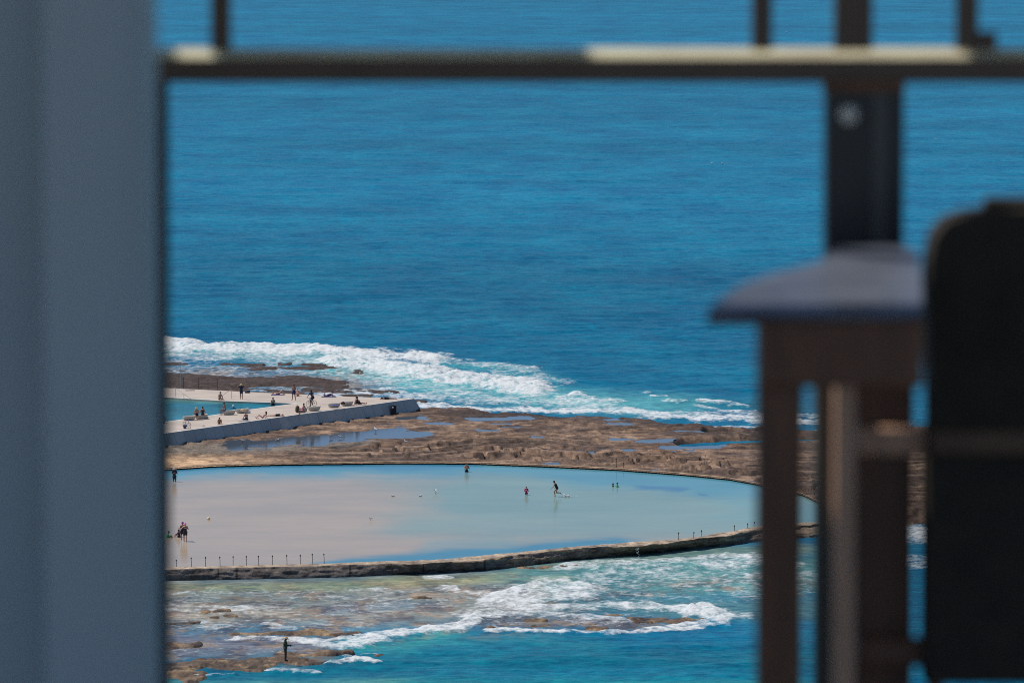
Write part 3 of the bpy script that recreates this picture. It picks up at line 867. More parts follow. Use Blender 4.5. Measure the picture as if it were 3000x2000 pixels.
def build_baths():
    bm = bmesh.new()
    outer = [uvz(*p) for p in BACK] + [uvz(*p) for p in FRONT[::-1]]
    inner = [uvz(*p) for p in P_FRONT] + [uvz(*p) for p in P_BACK[::-1]][1:]
    ring = outer + inner
    top = [bm.verts.new(p) for p in ring]
    bot = [bm.verts.new(p - Vector((0, 0, 0.9))) for p in ring]
    f = bm.faces.new(top)
    n = len(ring)
    for i in range(n):
        bm.faces.new((top[i], top[(i + 1) % n], bot[(i + 1) % n], bot[i]))
    bmesh.ops.triangulate(bm, faces=[f])
    deck = empty('pool_deck', uvz(900, 760), 'wide pale concrete deck of the ocean baths, full of sunbathers, wrapped round the blue pool', 'deck')
    o = bm_obj('paving', bm, M['concrete'], deck)
    o.matrix_parent_inverse = Matrix.Translation(deck.location).inverted()
    # bleached coping strips round the water and along the seaward edge
    bm = bmesh.new()

    def strip(line, off, dz=0.006, wd=0.45):
        pts = [uvz(*p) for p in line]
        A = []; B = []
        for i, p in enumerate(pts):
            d = (pts[min(i + 1, len(pts) - 1)] - pts[max(0, i - 1)]).normalized()
            nrm = Vector((-d.y, d.x, 0)) * off
            A.append(bm.verts.new(p + Vector((0, 0, dz)))); B.append(bm.verts.new(p + nrm * wd + Vector((0, 0, dz))))
        for i in range(len(pts) - 1):
            bm.faces.new((A[i], A[i + 1], B[i + 1], B[i]))
    strip(P_BACK, 1, 0.006, 0.55)
    strip(P_FRONT, -1, 0.008, 0.40)
    strip(FRONT[:], 1, 0.010, 0.30)
    o = bm_obj('coping', bm, M['concrete_edge'], deck)
    o.matrix_parent_inverse = Matrix.Translation(deck.location).inverted()
    # water of the baths
    zw = ZD - 0.22
    bx = np.array([p[0] for p in P_BACK]); xs = np.linspace(-300, 1165, 200); ts = np.linspace(0, 1, 90)
    U, T = np.meshgrid(xs, ts)
    v0 = np.interp(U, bx, [p[1] for p in P_BACK]) - 14; v1 = np.interp(U, [p[0] for p in P_FRONT], [p[1] for p in P_FRONT]) + 4
    Vv = v0 + (v1 - v0) * T
    X, Y = at_np(470 + U / 2.94, 980 + Vv / 2.94, ZD)
    c = np.broadcast_to(np.array((0.015, 0.17, 0.24)), U.shape + (3,)).copy()
    shal = sstep(0.28, 0.05, (Vv - v0) / np.maximum(1, np.minimum(220, v1 - v0)))[..., None] * 0.75
    c = c * (1 - shal) + np.array((0.13, 0.33, 0.29)) * shal
    pat = (fbm(X / 2.5, Y / 5, 4, 901)[..., None] - 0.5) * 1.1 + 1
    o = np_mesh('bath_pool_water', np.stack([X, Y, np.full(X.shape, zw)], -1).reshape(-1, 3), grid_quads(*U.shape), M['bathwater'], True, None, {'Col': ('FLOAT_COLOR', rgba(np.clip(c * pat, 0, 1)).reshape(-1, 4))})
    tag(o, kind='structure')
    # seaward wall in leaning concrete panels
    wall = empty('bath_wall', uvz(1170, 760), 'long blue-grey concrete wall of leaning panels holding up the baths deck, in shade', 'sea wall')
    bm = bmesh.new()
    fl = bm.loops.layers.color.new('Col')
    joints = [-300, -220, -135, -50, 25, 110, 195, 280, 365, 450, 530, 610, 690, 770, 855, 935, 1015, 1100, 1185, 1265, 1345, 1420, 1500, 1580, 1660, 1740, 1820, 1900, 1985, 2090, 2185]
    for a, b in zip(joints[:-1], joints[1:]):
        ca = np.interp(a, [p[0] for p in FRONT], [p[1] for p in FRONT]); cb = np.interp(b, [p[0] for p in FRONT], [p[1] for p in FRONT])
        A, B = uvz(a, ca), uvz(b, cb)
        d = (B - A).normalized(); nn = Vector((d.y, -d.x, 0))
        dn = nn * 0.55 + Vector((0, 0, -1.9))
        D = A + dn + d * 0.24; Cc = B + dn + d * (0.24 if b < 2180 else 1.1)
        off = nn * random.uniform(0.0, 0.010)
        g = d * 0.022
        fr = [bm.verts.new(q) for q in (A + g + off, B - g + off, Cc - g + off, D + g + off)]
        bk = [bm.verts.new(q) for q in (A + g - nn * .3, B - g - nn * .3, Cc - g - nn * .3, D + g - nn * .3)]
        tone = random.uniform(0.92, 1.08)
        fs = [bm.faces.new(fr)] + [bm.faces.new((fr[i], fr[(i + 1) % 4], bk[(i + 1) % 4], bk[i])) for i in range(4)]
        for q in fs:
            for l in q.loops:
                l[fl] = (tone, tone, tone, 1)
    # core seen in the joints, and the raked end
    pts = [uvz(*p) for p in FRONT]
    d = (pts[-1] - pts[-2]).normalized(); nn = Vector((d.y, -d.x, 0))
    T_ = [bm.verts.new(p - nn * .05 + Vector((0, 0, -.05))) for p in pts]; Bv = [bm.verts.new(p + nn * .50 + Vector((0, 0, -1.9))) for p in pts]
    for i in range(len(T_) - 1):
        f = bm.faces.new((T_[i], T_[i + 1], Bv[i + 1], Bv[i]))
        for l in f.loops: l[fl] = (0.9, 0.9, 0.9, 1)
    B = pts[-1]; g = uvz(2000, 546)
    f = bm.faces.new([bm.verts.new(q) for q in (B + Vector((0, 0, -.005)), B + nn * .55 + d * 1.25 + Vector((0, 0, -1.9)), g + d * 1.2 + Vector((0, 0, -1.9)), g + Vector((0, 0, -.005)))])
    for l in f.loops: l[fl] = (0.7, 0.7, 0.7, 1)
    m, t, bs = nodes('wall_panels')
    at_ = attr(t, 'Col')
    mp = mapping(t, (1, 1, 0.5))
    n1 = noise_node(t, mp.outputs[0], 0.7, 6, .6); n2 = noise_node(t, mp.outputs[0], 6, 4, .6)
    k = mixc(t, ramp(t, n1.outputs[0], .3, .7), (0.44, 0.55, 0.54), (0.52, 0.62, 0.60))
    k = mixc(t, 0.35, k, mixc(t, ramp(t, n2.outputs[0], .35, .65), (0.2, 0.2, 0.2), (0.5, 0.5, 0.5)))
    t.links.new(mixc(t, 1.0, k, at_.outputs['Color'], 'MULTIPLY'), bs.inputs['Base Color'])
    bs.inputs['Roughness'].default_value = 0.75
    o = bm_obj('panels', bm, m, wall)
    o.matrix_parent_inverse = Matrix.Translation(wall.location).inverted()
    # drain slot with its pipe
    q = uvz(2003, 640, 1.25)
    bm = bmesh.new()
    boxm(bm, (-0.28, -0.28, -0.75), (0.28, 0.2, 0.45)); bevel(bm, .03)
    o = bm_obj('drain_slot', bm, M['dark'], wall); o.location = q - wall.location + Vector((0.1, -0.1, 0))
    bm = bmesh.new()
    tube(bm, [(0, 0.1, 0), (0, -0.16, -0.02)], 0.10, 12)
    pp = bm_obj('pipe', bm, M['white_paint'], wall); pp.location = q - wall.location + Vector((0.0, -0.42, 0.22))


build_baths()


# rails
def rail_obj(name, pts_list, r, mat, loc, label, cat):
    bm = bmesh.new()
    for pts in pts_list:
        tube(bm, pts, r, 8)
    o = bm_obj(name, bm, mat)
    o.location = loc
    return tag(o, label, cat)


def rel(u, v, o, dz=0.0, dpx=0.0):
    p = uvz(u, v) - o
    return Vector((p.x, p.y, dz))


o_ = uvz(130, 535)
st = empty('steps_handrail', o_, 'thin grey steel handrail sloping into the baths pool steps by the grey wall', 'handrail')
bm = bmesh.new(); tube(bm, [(0, 0, 0), (0, 0, 1.0)], .022); bm_obj('upright', bm, M['steel'], st)
p2 = rel(202, 549, o_)
bm = bmesh.new(); tube(bm, [p2 - Vector((0, 0, .3)), p2 + Vector((0, 0, .52))], .022); bm_obj('upright', bm, M['steel'], st)
p3 = rel(262, 556, o_)
bm = bmesh.new(); tube(bm, [Vector((-.25, 0.3, 1.0)), Vector((0, 0, 1.0)), p2 + Vector((0, 0, .52)), p3 + Vector((0, 0, 0.05))], .024); bm_obj('top_bar', bm, M['steel'], st)
o_ = uvz(611, 553)
st = empty('steps_handrail', o_, 'pinkish handrail with one straight post beside the man sitting on the pool edge', 'handrail')
bm = bmesh.new(); tube(bm, [(0, 0, 0), (0, 0, 1.0)], .024); bm_obj('upright', bm, M['steel'], st)
bm = bmesh.new(); tube(bm, [rel(536, 556, o_, -.2), rel(536, 556, o_, .45)], .022); bm_obj('upright', bm, M['steel'], st)
bm = bmesh.new(); tube(bm, [(0.05, 0, 1.0), (-.25, 0.05, 0.95), rel(536, 556, o_, .45), rel(530, 560, o_, .30)], .026); bm_obj('top_bar', bm, M['pink_steel'], st)
# white barrier bar and wire fence on the far edge
o_ = uvz(20, 458)
wf = empty('deck_fence', o_, 'thin wire fence on posts along the far edge of the baths deck', 'fence')
fp = [(-120, 452), (40, 459), (200, 466), (330, 472), (410, 476), (490, 479)]
for u, v in fp:
    q = rel(u, v, o_)
    bm = bmesh.new(); tube(bm, [q - Vector((0, 0, .1)), q + Vector((0, 0, 1.35))], .03, 6); bm_obj('fence_post', bm, M['iron'], wf)
bm = bmesh.new()
for hz in (.35, .6, .85, 1.1, 1.32):
    tube(bm, [rel(u, v, o_) + Vector((0, 0, hz)) for u, v in fp], .014, 5)
bm_obj('wires', bm, M['iron'], wf)
o_ = uvz(170, 464)
wb = empty('barrier', o_, 'long white horizontal bar on a tall post above the wire fence', 'barrier')
bm = bmesh.new(); tube(bm, [(0, 0.15, -.1), (0, 0.15, 3.1)], .035, 6); bm_obj('post', bm, M['steel'], wb)
bm = bmesh.new(); tube(bm, [(-9, .15, 3.2), (0.1, .15, 3.12)], .07, 8); bm_obj('bar', bm, M['white_paint'], wb)


# ------------------------------------------------------------------ implicit figures
def surface_nets(f, o, h):
    s = f < 0
    n = np.array(f.shape) - 1
    P = np.zeros(tuple(n) + (3,)); cnt = np.zeros(tuple(n))
    cor = [(0, 0, 0), (1, 0, 0), (0, 1, 0), (1, 1, 0), (0, 0, 1), (1, 0, 1), (0, 1, 1), (1, 1, 1)]
    V = {c: f[c[0]:n[0] + c[0], c[1]:n[1] + c[1], c[2]:n[2] + c[2]] for c in cor}
    for a in cor:
        for ax in range(3):
            if a[ax]:
                continue
            b = list(a); b[ax] = 1; b = tuple(b)
            va, vb = V[a], V[b]
            m = (va < 0) != (vb < 0)
            t = np.where(m, va / np.where(m, va - vb, 1), 0)
            for k in range(3):
                P[..., k] += np.where(m, a[k] + (t if k == ax else 0), 0)
            cnt += m
    idx = -np.ones(tuple(n), int)
    act = cnt > 0
    idx[act] = np.arange(act.sum())
    ii = np.argwhere(act)
    verts = (ii + P[act] / cnt[act][:, None]) * h + np.array(o)
    quads = []
    for ax in range(3):
        u, v = (ax + 1) % 3, (ax + 2) % 3
        sl0 = [slice(1, None)] * 3; sl0[ax] = slice(0, -1)
        a = s[tuple(slice(1, -1) if k != ax else slice(0, -1) for k in range(3))]
        b = s[tuple(slice(1, -1) if k != ax else slice(1, None) for k in range(3))]
        e = np.argwhere(a != b)
        if not len(e):
            continue
        inside = a[tuple(e.T)]
        e = e.copy()
        for k in (u, v):
            e[:, k] += 1

        def cell(du, dv):
            c = e.copy(); c[:, u] -= du; c[:, v] -= dv
            return idx[tuple(c.T)]
        q = np.stack([cell(1, 1), cell(0, 1), cell(0, 0), cell(1, 0)], -1)
        q[~inside] = q[~inside][:, ::-1]
        quads.append(q)
    return verts, np.concatenate(quads)


def cones_field(segs, h, pad=0.05, k=0.03, cut=None):
    pts = np.array([s[0] for s in segs] + [s[1] for s in segs], float)
    rmax = max(max(s[2], s[3]) for s in segs)
    lo = pts.min(0) - rmax - pad; hi = pts.max(0) + rmax + pad
    n = np.ceil((hi - lo) / h).astype(int) + 1
    gx, gy, gz = [lo[i] + h * np.arange(n[i]) for i in range(3)]
    f = np.full(tuple(n), 1e3)
    G = np.stack(np.meshgrid(gx, gy, gz, indexing='ij'), -1)
    for a, b, ra, rb in segs:
        a = np.array(a, float); b = np.array(b, float)
        ba = b - a
        L = ba @ ba + 1e-9
        rm = max(ra, rb) + 0.10
        l_ = np.maximum(0, np.floor((np.minimum(a, b) - rm - lo) / h).astype(int)); h_ = np.minimum(n, np.ceil((np.maximum(a, b) + rm - lo) / h).astype(int) + 1)
        sl = tuple(slice(l_[i], h_[i]) for i in range(3))
        g = G[sl]
        t = np.clip(((g - a) @ ba) / L, 0, 1)
        d = np.linalg.norm(g - a - t[..., None] * ba, axis=-1) - (ra + (rb - ra) * t)
        o = f[sl]
        hh = np.clip(0.5 + 0.5 * (o - d) / k, 0, 1)
        f[sl] = np.where(o > 100, d, o * (1 - hh) + d * hh - k * hh * (1 - hh))
    if cut is not None:
        f = np.maximum(f, cut(G))
    return f, lo


V3 = lambda *a: np.array(a, float)


def sym(d):
    for k in list(d):
        if k.endswith('R'):
            L = k[:-1] + 'L'
            if L not in d:
                d[L] = d[k] * V3(-1, 1, 1)
    return d


def POSE(kind):
    J = dict(pelvis=V3(0, 0, .95), chest=V3(0, 0, 1.27), neck=V3(0, 0, 1.47), head=V3(0, .02, 1.63), fwd=V3(0, 1, 0),
             shR=V3(.18, 0, 1.42), elR=V3(.24, -.02, 1.14), wrR=V3(.25, .05, .90), hipR=V3(.09, 0, .92), knR=V3(.10, .02, .50), anR=V3(.11, 0, .09), toR=V3(.13, .16, .03))
    if kind == 'hands_head':
        J.update(elR=V3(.43, .08, 1.47), wrR=V3(.15, .16, 1.60))
    elif kind == 'apart':
        J.update(knR=V3(.15, .06, .50), anR=V3(.20, .02, .09), toR=V3(.25, .16, .03), knL=V3(-.14, 0, .5), anL=V3(-.18, -.06, .09), toL=V3(-.24, .06, .03))
    elif kind == 'fish':
        J.update(elR=V3(.24, .08, 1.14), wrR=V3(.12, .38, 1.16), elL=V3(-.24, .04, 1.15), wrL=V3(-.08, .30, 1.12), head=V3(0, .05, 1.62))
    elif kind == 'point':
        J.update(elL=V3(-.30, .10, 1.22), wrL=V3(-.10, .22, 1.30), elR=V3(.36, .15, 1.22), wrR=V3(.62, .2, 1.33))
    elif kind == 'hold':
        J.update(elR=V3(.26, .1, 1.18), wrR=V3(.06, .22, 1.30))
    elif kind == 'run':
        J.update(pelvis=V3(0, 0, .90), chest=V3(0, .13, 1.20), neck=V3(0, .22, 1.37), head=V3(0, .30, 1.51), shR=V3(.17, .19, 1.33), shL=V3(-.17, .21, 1.33),
                 elR=V3(.24, .05, 1.12), wrR=V3(.22, .22, .93), elL=V3(-.24, .30, 1.08), wrL=V3(-.18, .50, .90), hipR=V3(.09, 0, .88), knR=V3(.1, .30, .56), anR=V3(.1, .20, .14), toR=V3(.1, .36, .08),
                 knL=V3(-.1, .06, .47), anL=V3(-.1, -.36, .46), toL=V3(-.1, -.44, .32))
    elif kind in ('bench', 'bench_lean', 'edge'):
        J.update(pelvis=V3(0, 0, .12), chest=V3(0, .05, .44), neck=V3(0, .08, .63), head=V3(0, .12, .79), shR=V3(.18, .06, .58), elR=V3(.26, .10, .32), wrR=V3(.18, .30, .20),
                 hipR=V3(.09, .02, .10), knR=V3(.13, .43, .09), anR=V3(.13, .40, -.33), toR=V3(.14, .55, -.40))
        if kind == 'bench_lean':
            J.update(chest=V3(0, -.06, .43), neck=V3(0, -.10, .62), head=V3(0, -.08, .78), shR=V3(.18, -.1, .57), elR=V3(.27, -.22, .32), wrR=V3(.28, -.30, .08))
    elif kind == 'knees':
        J.update(pelvis=V3(0, 0, .12), chest=V3(0, .05, .44), neck=V3(0, .10, .62), head=V3(0, .14, .78), shR=V3(.18, .07, .57), elR=V3(.26, .22, .36), wrR=V3(.08, .44, .36),
                 hipR=V3(.09, .02, .11), knR=V3(.12, .38, .44), anR=V3(.12, .60, .08), toR=V3(.13, .76, .03))
    elif kind == 'cross':
        J.update(pelvis=V3(0, 0, .12), chest=V3(0, .06, .44), neck=V3(0, .12, .62), head=V3(0, .2, .76), shR=V3(.18, .08, .57), elR=V3(.27, .16, .32), wrR=V3(.14, .36, .20),
                 hipR=V3(.09, .02, .11), knR=V3(.38, .28, .12), anR=V3(-.06, .36, .08), toR=V3(-.2, .36, .06))
    elif kind == 'long':
        J.update(pelvis=V3(0, 0, .12), chest=V3(0, -.12, .42), neck=V3(0, -.17, .60), head=V3(0, -.13, .76), shR=V3(.18, -.16, .55), elR=V3(.25, -.32, .32), wrR=V3(.24, -.42, .06),
                 hipR=V3(.09, .02, .11), knR=V3(.11, .46, .14), anR=V3(.12, .88, .08), toR=V3(.14, .95, .22))
    elif kind == 'prone':
        J.update(pelvis=V3(0, -.1, .12), chest=V3(0, .22, .14), neck=V3(0, .42, .15), head=V3(.03, .58, .13), fwd=V3(.8, 0, -.4), shR=V3(.18, .36, .13), elR=V3(.38, .50, .06), wrR=V3(.2, .70, .05),
                 hipR=V3(.09, -.14, .11), knR=V3(.1, -.56, .09), anR=V3(.11, -.97, .08), toR=V3(.12, -1.12, .05))
    elif kind == 'prone_up':
        J.update(pelvis=V3(0, -.1, .13), chest=V3(0, .2, .22), neck=V3(0, .36, .36), head=V3(0, .45, .49), shR=V3(.18, .32, .30), elR=V3(.22, .42, .06), wrR=V3(.06, .60, .06),
                 hipR=V3(.09, -.14, .12), knR=V3(.10, -.54, .09), anR=V3(.14, -.46, .50), toR=V3(.14, -.52, .64))
    elif kind == 'supine':
        J.update(pelvis=V3(0, 0, .12), chest=V3(0, -.3, .14), neck=V3(0, -.5, .15), head=V3(0, -.66, .15), fwd=V3(0, 0, 1), shR=V3(.18, -.45, .13), elR=V3(.3, -.22, .07), wrR=V3(.27, .03, .07),
                 hipR=V3(.09, .02, .11), knR=V3(.12, .46, .14), anR=V3(.14, .88, .08), toR=V3(.18, .95, .20))
    elif kind == 'supine_knees':
        J.update(pelvis=V3(0, 0, .12), chest=V3(0, -.3, .14), neck=V3(0, -.5, .16), head=V3(0, -.66, .17), fwd=V3(0, 0, 1), shR=V3(.18, -.45, .13), elR=V3(.34, -.3, .07), wrR=V3(.2, -.1, .2),
                 hipR=V3(.09, .02, .11), knR=V3(.10, .36, .50), anR=V3(.11, .64, .08), toR=V3(.12, .8, .03))
    elif kind == 'recline':
        J.update(pelvis=V3(0, 0, .12), chest=V3(0, -.22, .34), neck=V3(0, -.34, .50), head=V3(0, -.36, .66), shR=V3(.18, -.32, .44), elR=V3(.28, -.44, .22), wrR=V3(.24, -.3, .06),
                 hipR=V3(.09, .02, .11), knR=V3(.12, .40, .36), anR=V3(.12, .70, .08), toR=V3(.13, .82, .16))
    elif kind == 'ride':
        J.update(pelvis=V3(0, -.08, 1.0), chest=V3(0, .06, 1.30), neck=V3(0, .12, 1.50), head=V3(0, .17, 1.65), shR=V3(.19, .10, 1.44), elR=V3(.30, .28, 1.22), wrR=V3(.26, .46, 1.04),
                 hipR=V3(.1, -.06, .97), knR=V3(.14, .18, .55), anR=V3(.2, .05, .09), toR=V3(.24, .20, .03), knL=V3(-.12, .26, .66), anL=V3(-.14, .12, .27), toL=V3(-.14, .28, .22))
    elif kind == 'curl':
        J.update(pelvis=V3(0, 0, .12), chest=V3(0, .10, .40), neck=V3(0, .2, .55), head=V3(0, .32, .64), shR=V3(.17, .16, .50), elR=V3(.25, .3, .26), wrR=V3(.12, .5, .12),
                 hipR=V3(.09, .02, .11), knR=V3(.16, .34, .34), anR=V3(.14, .55, .08), toR=V3(.15, .70, .03))
    return sym(J)


def body_segs(J):
    S = {}
    up = J['head'] - J['neck']; up = up / np.linalg.norm(up)
    fw = J['fwd'] - up * (J['fwd'] @ up); fw = fw / (np.linalg.norm(fw) + 1e-9)
    sd = np.cross(fw, up)
    S['hips'] = (J['hipL'], J['hipR'], .10, .10)
    S['belly'] = (J['pelvis'], J['chest'], .125, .12)
    d = (J['shR'] - J['shL']); d = d / np.linalg.norm(d)
    S['ribs'] = (J['chest'] - d * .07, J['chest'] + d * .07, .112, .112)
    mid = (J['shL'] + J['shR']) / 2
    S['upper'] = (J['chest'], mid, .12, .085)
    S['shoulders'] = (J['shL'] + d * .02, J['shR'] - d * .02, .068, .068)
    S['neck'] = (mid, J['head'] - up * .07, .062, .054)
    S['skull'] = (J['head'] + up * .03 - fw * .012, J['head'] - up * .03 + fw * .012, .092, .078)
    S['jaw'] = (J['head'] - up * .03 + fw * .02, J['head'] - up * .075 + fw * .045, .06, .036)
    S['nose'] = (J['head'] + fw * .085 - up * .0, J['head'] + fw * .105 - up * .03, .012, .017)
    for s in 'LR':
        e = sd if s == 'R' else -sd
        S['ear' + s] = (J['head'] + e * .084 + up * .015, J['head'] + e * .086 - up * .02, .016, .013)
        S['uarm' + s] = (J['sh' + s], J['el' + s], .052, .042)
        S['farm' + s] = (J['el' + s], J['wr' + s], .042, .028)
        hd = J['wr' + s] - J['el' + s]; hd = hd / np.linalg.norm(hd)
        S['palm' + s] = (J['wr' + s], J['wr' + s] + hd * .07, .030, .034)
        S['thigh' + s] = (J['hip' + s], J['kn' + s], .088, .056)
        S['calf' + s] = (J['kn' + s], J['kn' + s] * .6 + J['an' + s] * .4, .055, .056)
        S['shin' + s] = (J['kn' + s] * .6 + J['an' + s] * .4, J['an' + s], .056, .036)
        S['foot' + s] = (J['an' + s] - V3(0, 0, .02), J['to' + s], .042, .028)
    return S, up, fw, sd


def fingers(J, s):
    V = []; Q = []
    hd = J['wr' + s] - J['el' + s]; hd = hd / np.linalg.norm(hd)
    ref = V3(0, 0, 1) if abs(hd[2]) < .8 else V3(0, 1, 0)
    a = np.cross(hd, ref); a = a / np.linalg.norm(a); b = np.cross(a, hd)
    root = J['wr' + s] + hd * .085
    spec = [(-.027, .062, 0), (-.009, .074, 0), (.009, .068, 0), (.027, .054, 0), (.036, .05, 1)]
    for off, L, th in spec:
        r0 = root + a * off if not th else J['wr' + s] + hd * .045 + a * .034
        d0 = hd if not th else (hd * .6 + a * .8)
        pts = [r0 - hd * .02, r0 + d0 * L * .5 - b * .006, r0 + d0 * L * .9 - b * .026]
        base = len(V)
        for p, r in zip(pts, (.010, .009, .007)):
            for kx in range(5):
                an = 2 * math.pi * kx / 5
                V.append(p + a * r * math.cos(an) + b * r * math.sin(an))
        for i in range(2):
            for kx in range(5):
                Q.append((base + i * 5 + kx, base + i * 5 + (kx + 1) % 5, base + i * 5 + 5 + (kx + 1) % 5, base + i * 5 + 5 + kx))
        e = base + 10
        Q.append((e, e + 1, e + 2, e + 3)); Q.append((e, e + 3, e + 4, e + 4 - 4))
    return V, Q


SKIN = {}


def skin(t):
    if t not in SKIN:
        SKIN[t] = simple('skin_' + t, {'fair': (.64, .39, .29), 'tan': (.45, .245, .16), 'brown': (.25, .125, .08), 'dark': (.07, .04, .03)}[t], 0.5, .1, 9)
    return SKIN[t]


CLOTH = {}


def cloth(c):
    if c not in CLOTH:
        CLOTH[c] = simple('fabric', c, 0.85, .2, 14)
    return CLOTH[c]


EYE = simple('eye_dark', (.02, .015, .012), .3, .1)
PARTS_OF = {
    'shorts': [('hips', 1), ('belly', .35), ('thigh', .55)], 'trunks': [('hips', 1), ('belly', .25), ('thigh', .3)], 'swimsuit': [('hips', 1), ('belly', 1), ('ribs', 1), ('upper', .5)],
    'shirt': [('belly', 1), ('ribs', 1), ('upper', 1), ('shoulders', 1), ('uarm', .65)], 'rash_shirt': [('belly', 1), ('ribs', 1), ('upper', 1), ('shoulders', 1), ('uarm', 1), ('farm', .8)],
    'jacket': [('hips', 1), ('belly', 1), ('ribs', 1), ('upper', 1), ('shoulders', 1), ('uarm', 1), ('farm', .95), ('thigh', .55)], 'trousers': [('hips', 1), ('thigh', 1), ('calf', 1), ('shin', .8)],
    'boots': [('shin', -.5), ('foot', 1)], 'bikini_bottom': [('hips', 1)], 'bikini_top': [('ribs', 1)],
}


def person(x, y, z, pose, rz, label, tone='tan', wear=(), hair=(.03, .02, .015), hat=None, s=1.0, group=None, long_hair=False):
    J = POSE(pose)
    S, up, fw, sd = body_segs(J)
    p0 = at(x, y, z[0]) - Vector((0, 0, z[1])) if isinstance(z, tuple) else at(x, y, z)
    e = empty('person', p0, label, 'person', math.radians(rz), group, s)
    f, lo = cones_field(list(S.values()), 0.022)
    V, Q = surface_nets(f, lo, 0.022)
    Vl = list(V); Ql = [tuple(q) for q in Q]
    for sd_ in 'LR':
        v, q = fingers(J, sd_)
        b = len(Vl)
        Vl += v
        Ql += [tuple(i + b for i in qq) for qq in q]
    ns = len(Ql)
    for k in (-1, 1):
        c = J['head'] + fw * .083 + up * .012 + sd * .032 * k
        b = len(Vl)
        r = .012
        Vl += [c + sd * r, c + up * r * .7, c - sd * r, c - up * r * .7, c + fw * r]
        Ql += [(b, b + 1, b + 4, b + 4), (b + 1, b + 2, b + 4, b + 4), (b + 2, b + 3, b + 4, b + 4), (b + 3, b, b + 4, b + 4)]
    me = bpy.data.meshes.new('body')
    me.from_pydata([tuple(v) for v in Vl], [], [tuple(dict.fromkeys(q)) for q in Ql])
    me.materials.append(skin(tone)); me.materials.append(EYE)
    for i, p in enumerate(me.polygons):
        p.use_smooth = True
        p.material_index = 1 if i >= ns else 0
    link(bpy.data.objects.new('body', me), e)
    for kind, c in wear:
        segs = []
        for nm, fr in PARTS_OF[kind]:
            for key in ([nm] if nm in S else [nm + 'L', nm + 'R']):
                a, b, ra, rb = S[key]
                g = .020 if kind in ('jacket', 'trousers', 'shirt', 'shorts') else .012
                if fr < 0:
                    a2 = a + (b - a) * (1 + fr); segs.append((a2, b, ra + (rb - ra) * (1 + fr) + g, rb + g))
                else:
                    b2 = a + (b - a) * fr; segs.append((a, b2, ra + g, ra + (rb - ra) * fr + g))
        f, lo = cones_field(segs, .024)
        V, Q = surface_nets(f, lo, .024)
        np_mesh(kind, V, Q, cloth(c), True, e)
    H = J['head']
    if hair:
        segs = [(H + up * .035 - fw * .02, H - up * .01 - fw * .025, .100, .092)]
        if long_hair:
            segs += [(H - fw * .07, J['neck'] - fw * .10 - up * .08, .07, .045)]
        cutf = None if False else (lambda G: np.minimum(-((G - H) @ up) + .035, ((G - H) @ fw) - .015))
        f, lo = cones_field(segs, .018, cut=cutf)
        V, Q = surface_nets(f, lo, .018)
        np_mesh('hair', V, Q, cloth(hair), True, e)
    if hat:
        style, c = hat
        bm = bmesh.new()
        prof = {'brim': [(.0, .125), (.06, .125), (.095, .11), (.108, .05), (.112, .03), (.20, .012), (.205, .0), (.11, .012)], 'cap': [(.0, .125), (.06, .12), (.1, .09), (.112, .03), (.108, .015)], 'wide': [(.0, .13), (.06, .128), (.10, .10), (.11, .05), (.24, .02), (.245, .005), (.11, .03)]}[style]
        n = 18
        rows = []
        for r, hz in prof:
            rows.append([bm.verts.new(H + up * (hz + .015) + (sd * math.cos(2 * math.pi * i / n) + fw * math.sin(2 * math.pi * i / n)) * max(r, .002)) for i in range(n)])
        for A, B in zip(rows[:-1], rows[1:]):
            for i in range(n):
                bm.faces.new((A[i], A[(i + 1) % n], B[(i + 1) % n], B[i]))
        bm.faces.new(rows[0])
        if style == 'cap':
            q = [H + up * .03 + fw * .10 + sd * .07, H + up * .03 + fw * .10 - sd * .07, H + up * .015 + fw * .19 - sd * .045, H + up * .015 + fw * .19 + sd * .045]
            a = [bm.verts.new(p) for p in q]; b = [bm.verts.new(p + up * .012) for p in q]
            bm.faces.new(a); bm.faces.new(b)
            for i in range(4):
                bm.faces.new((a[i], a[(i + 1) % 4], b[(i + 1) % 4], b[i]))
        bm_obj('hat', bm, cloth(c), e, True)
    return e


NAVY = (.018, .025, .06); BLACK = (.012, .012, .016)


def pu(u, v):
    return uv(u, v)


# --- on the deck of the baths (feet, seat or body rests at z)
D = ZD + .01
BS = ZD + .46
person(*pu(512, 560), ZD + .02, 'edge', -140, 'bare-chested man in dark shorts sitting on the far pool edge, legs in the water', 'tan', [('shorts', BLACK)], s=1.0)
person(*pu(697, 556), D, 'hands_head', 180, 'man in navy with a pale hat standing by the far pool edge, arms raised', 'brown', [('shirt', NAVY), ('shorts', (.02, .03, .06))], None, ('brim', (.62, .5, .28)))
person(*pu(1150, 565), D, 'apart', 150, 'bare-chested man in navy shorts standing alone on the deck beyond the pool corner', 'brown', [('shorts', (.02, .022, .10))], (.015, .01, .01), s=1.02)
person(*pu(1183, 527), D, 'knees', 160, 'fair-skinned person sitting with drawn-up knees behind the standing man in navy shorts', 'fair', [('bikini_bottom', (.6, .25, .2))], (.45, .3, .14))
person(*pu(1018, 517), D, 'supine_knees', -100, 'pink-skinned person lying on a blue towel with both knees up', 'fair', [('bikini_bottom', (.05, .05, .18))], (.35, .2, .1))
person(*pu(1452, 532), D, 'prone_up', -95, 'sunbather propped on the elbows on a dark blue towel with both feet kicked up', 'fair', [('swimsuit', (.05, .05, .13))], (.03, .02, .015))
person(*pu(970, 613), (ZD - .22, .80), 'apart', 175, 'bare-backed man standing waist deep in the corner of the baths pool', 'tan', [('shorts', BLACK)], (.02, .015, .01))
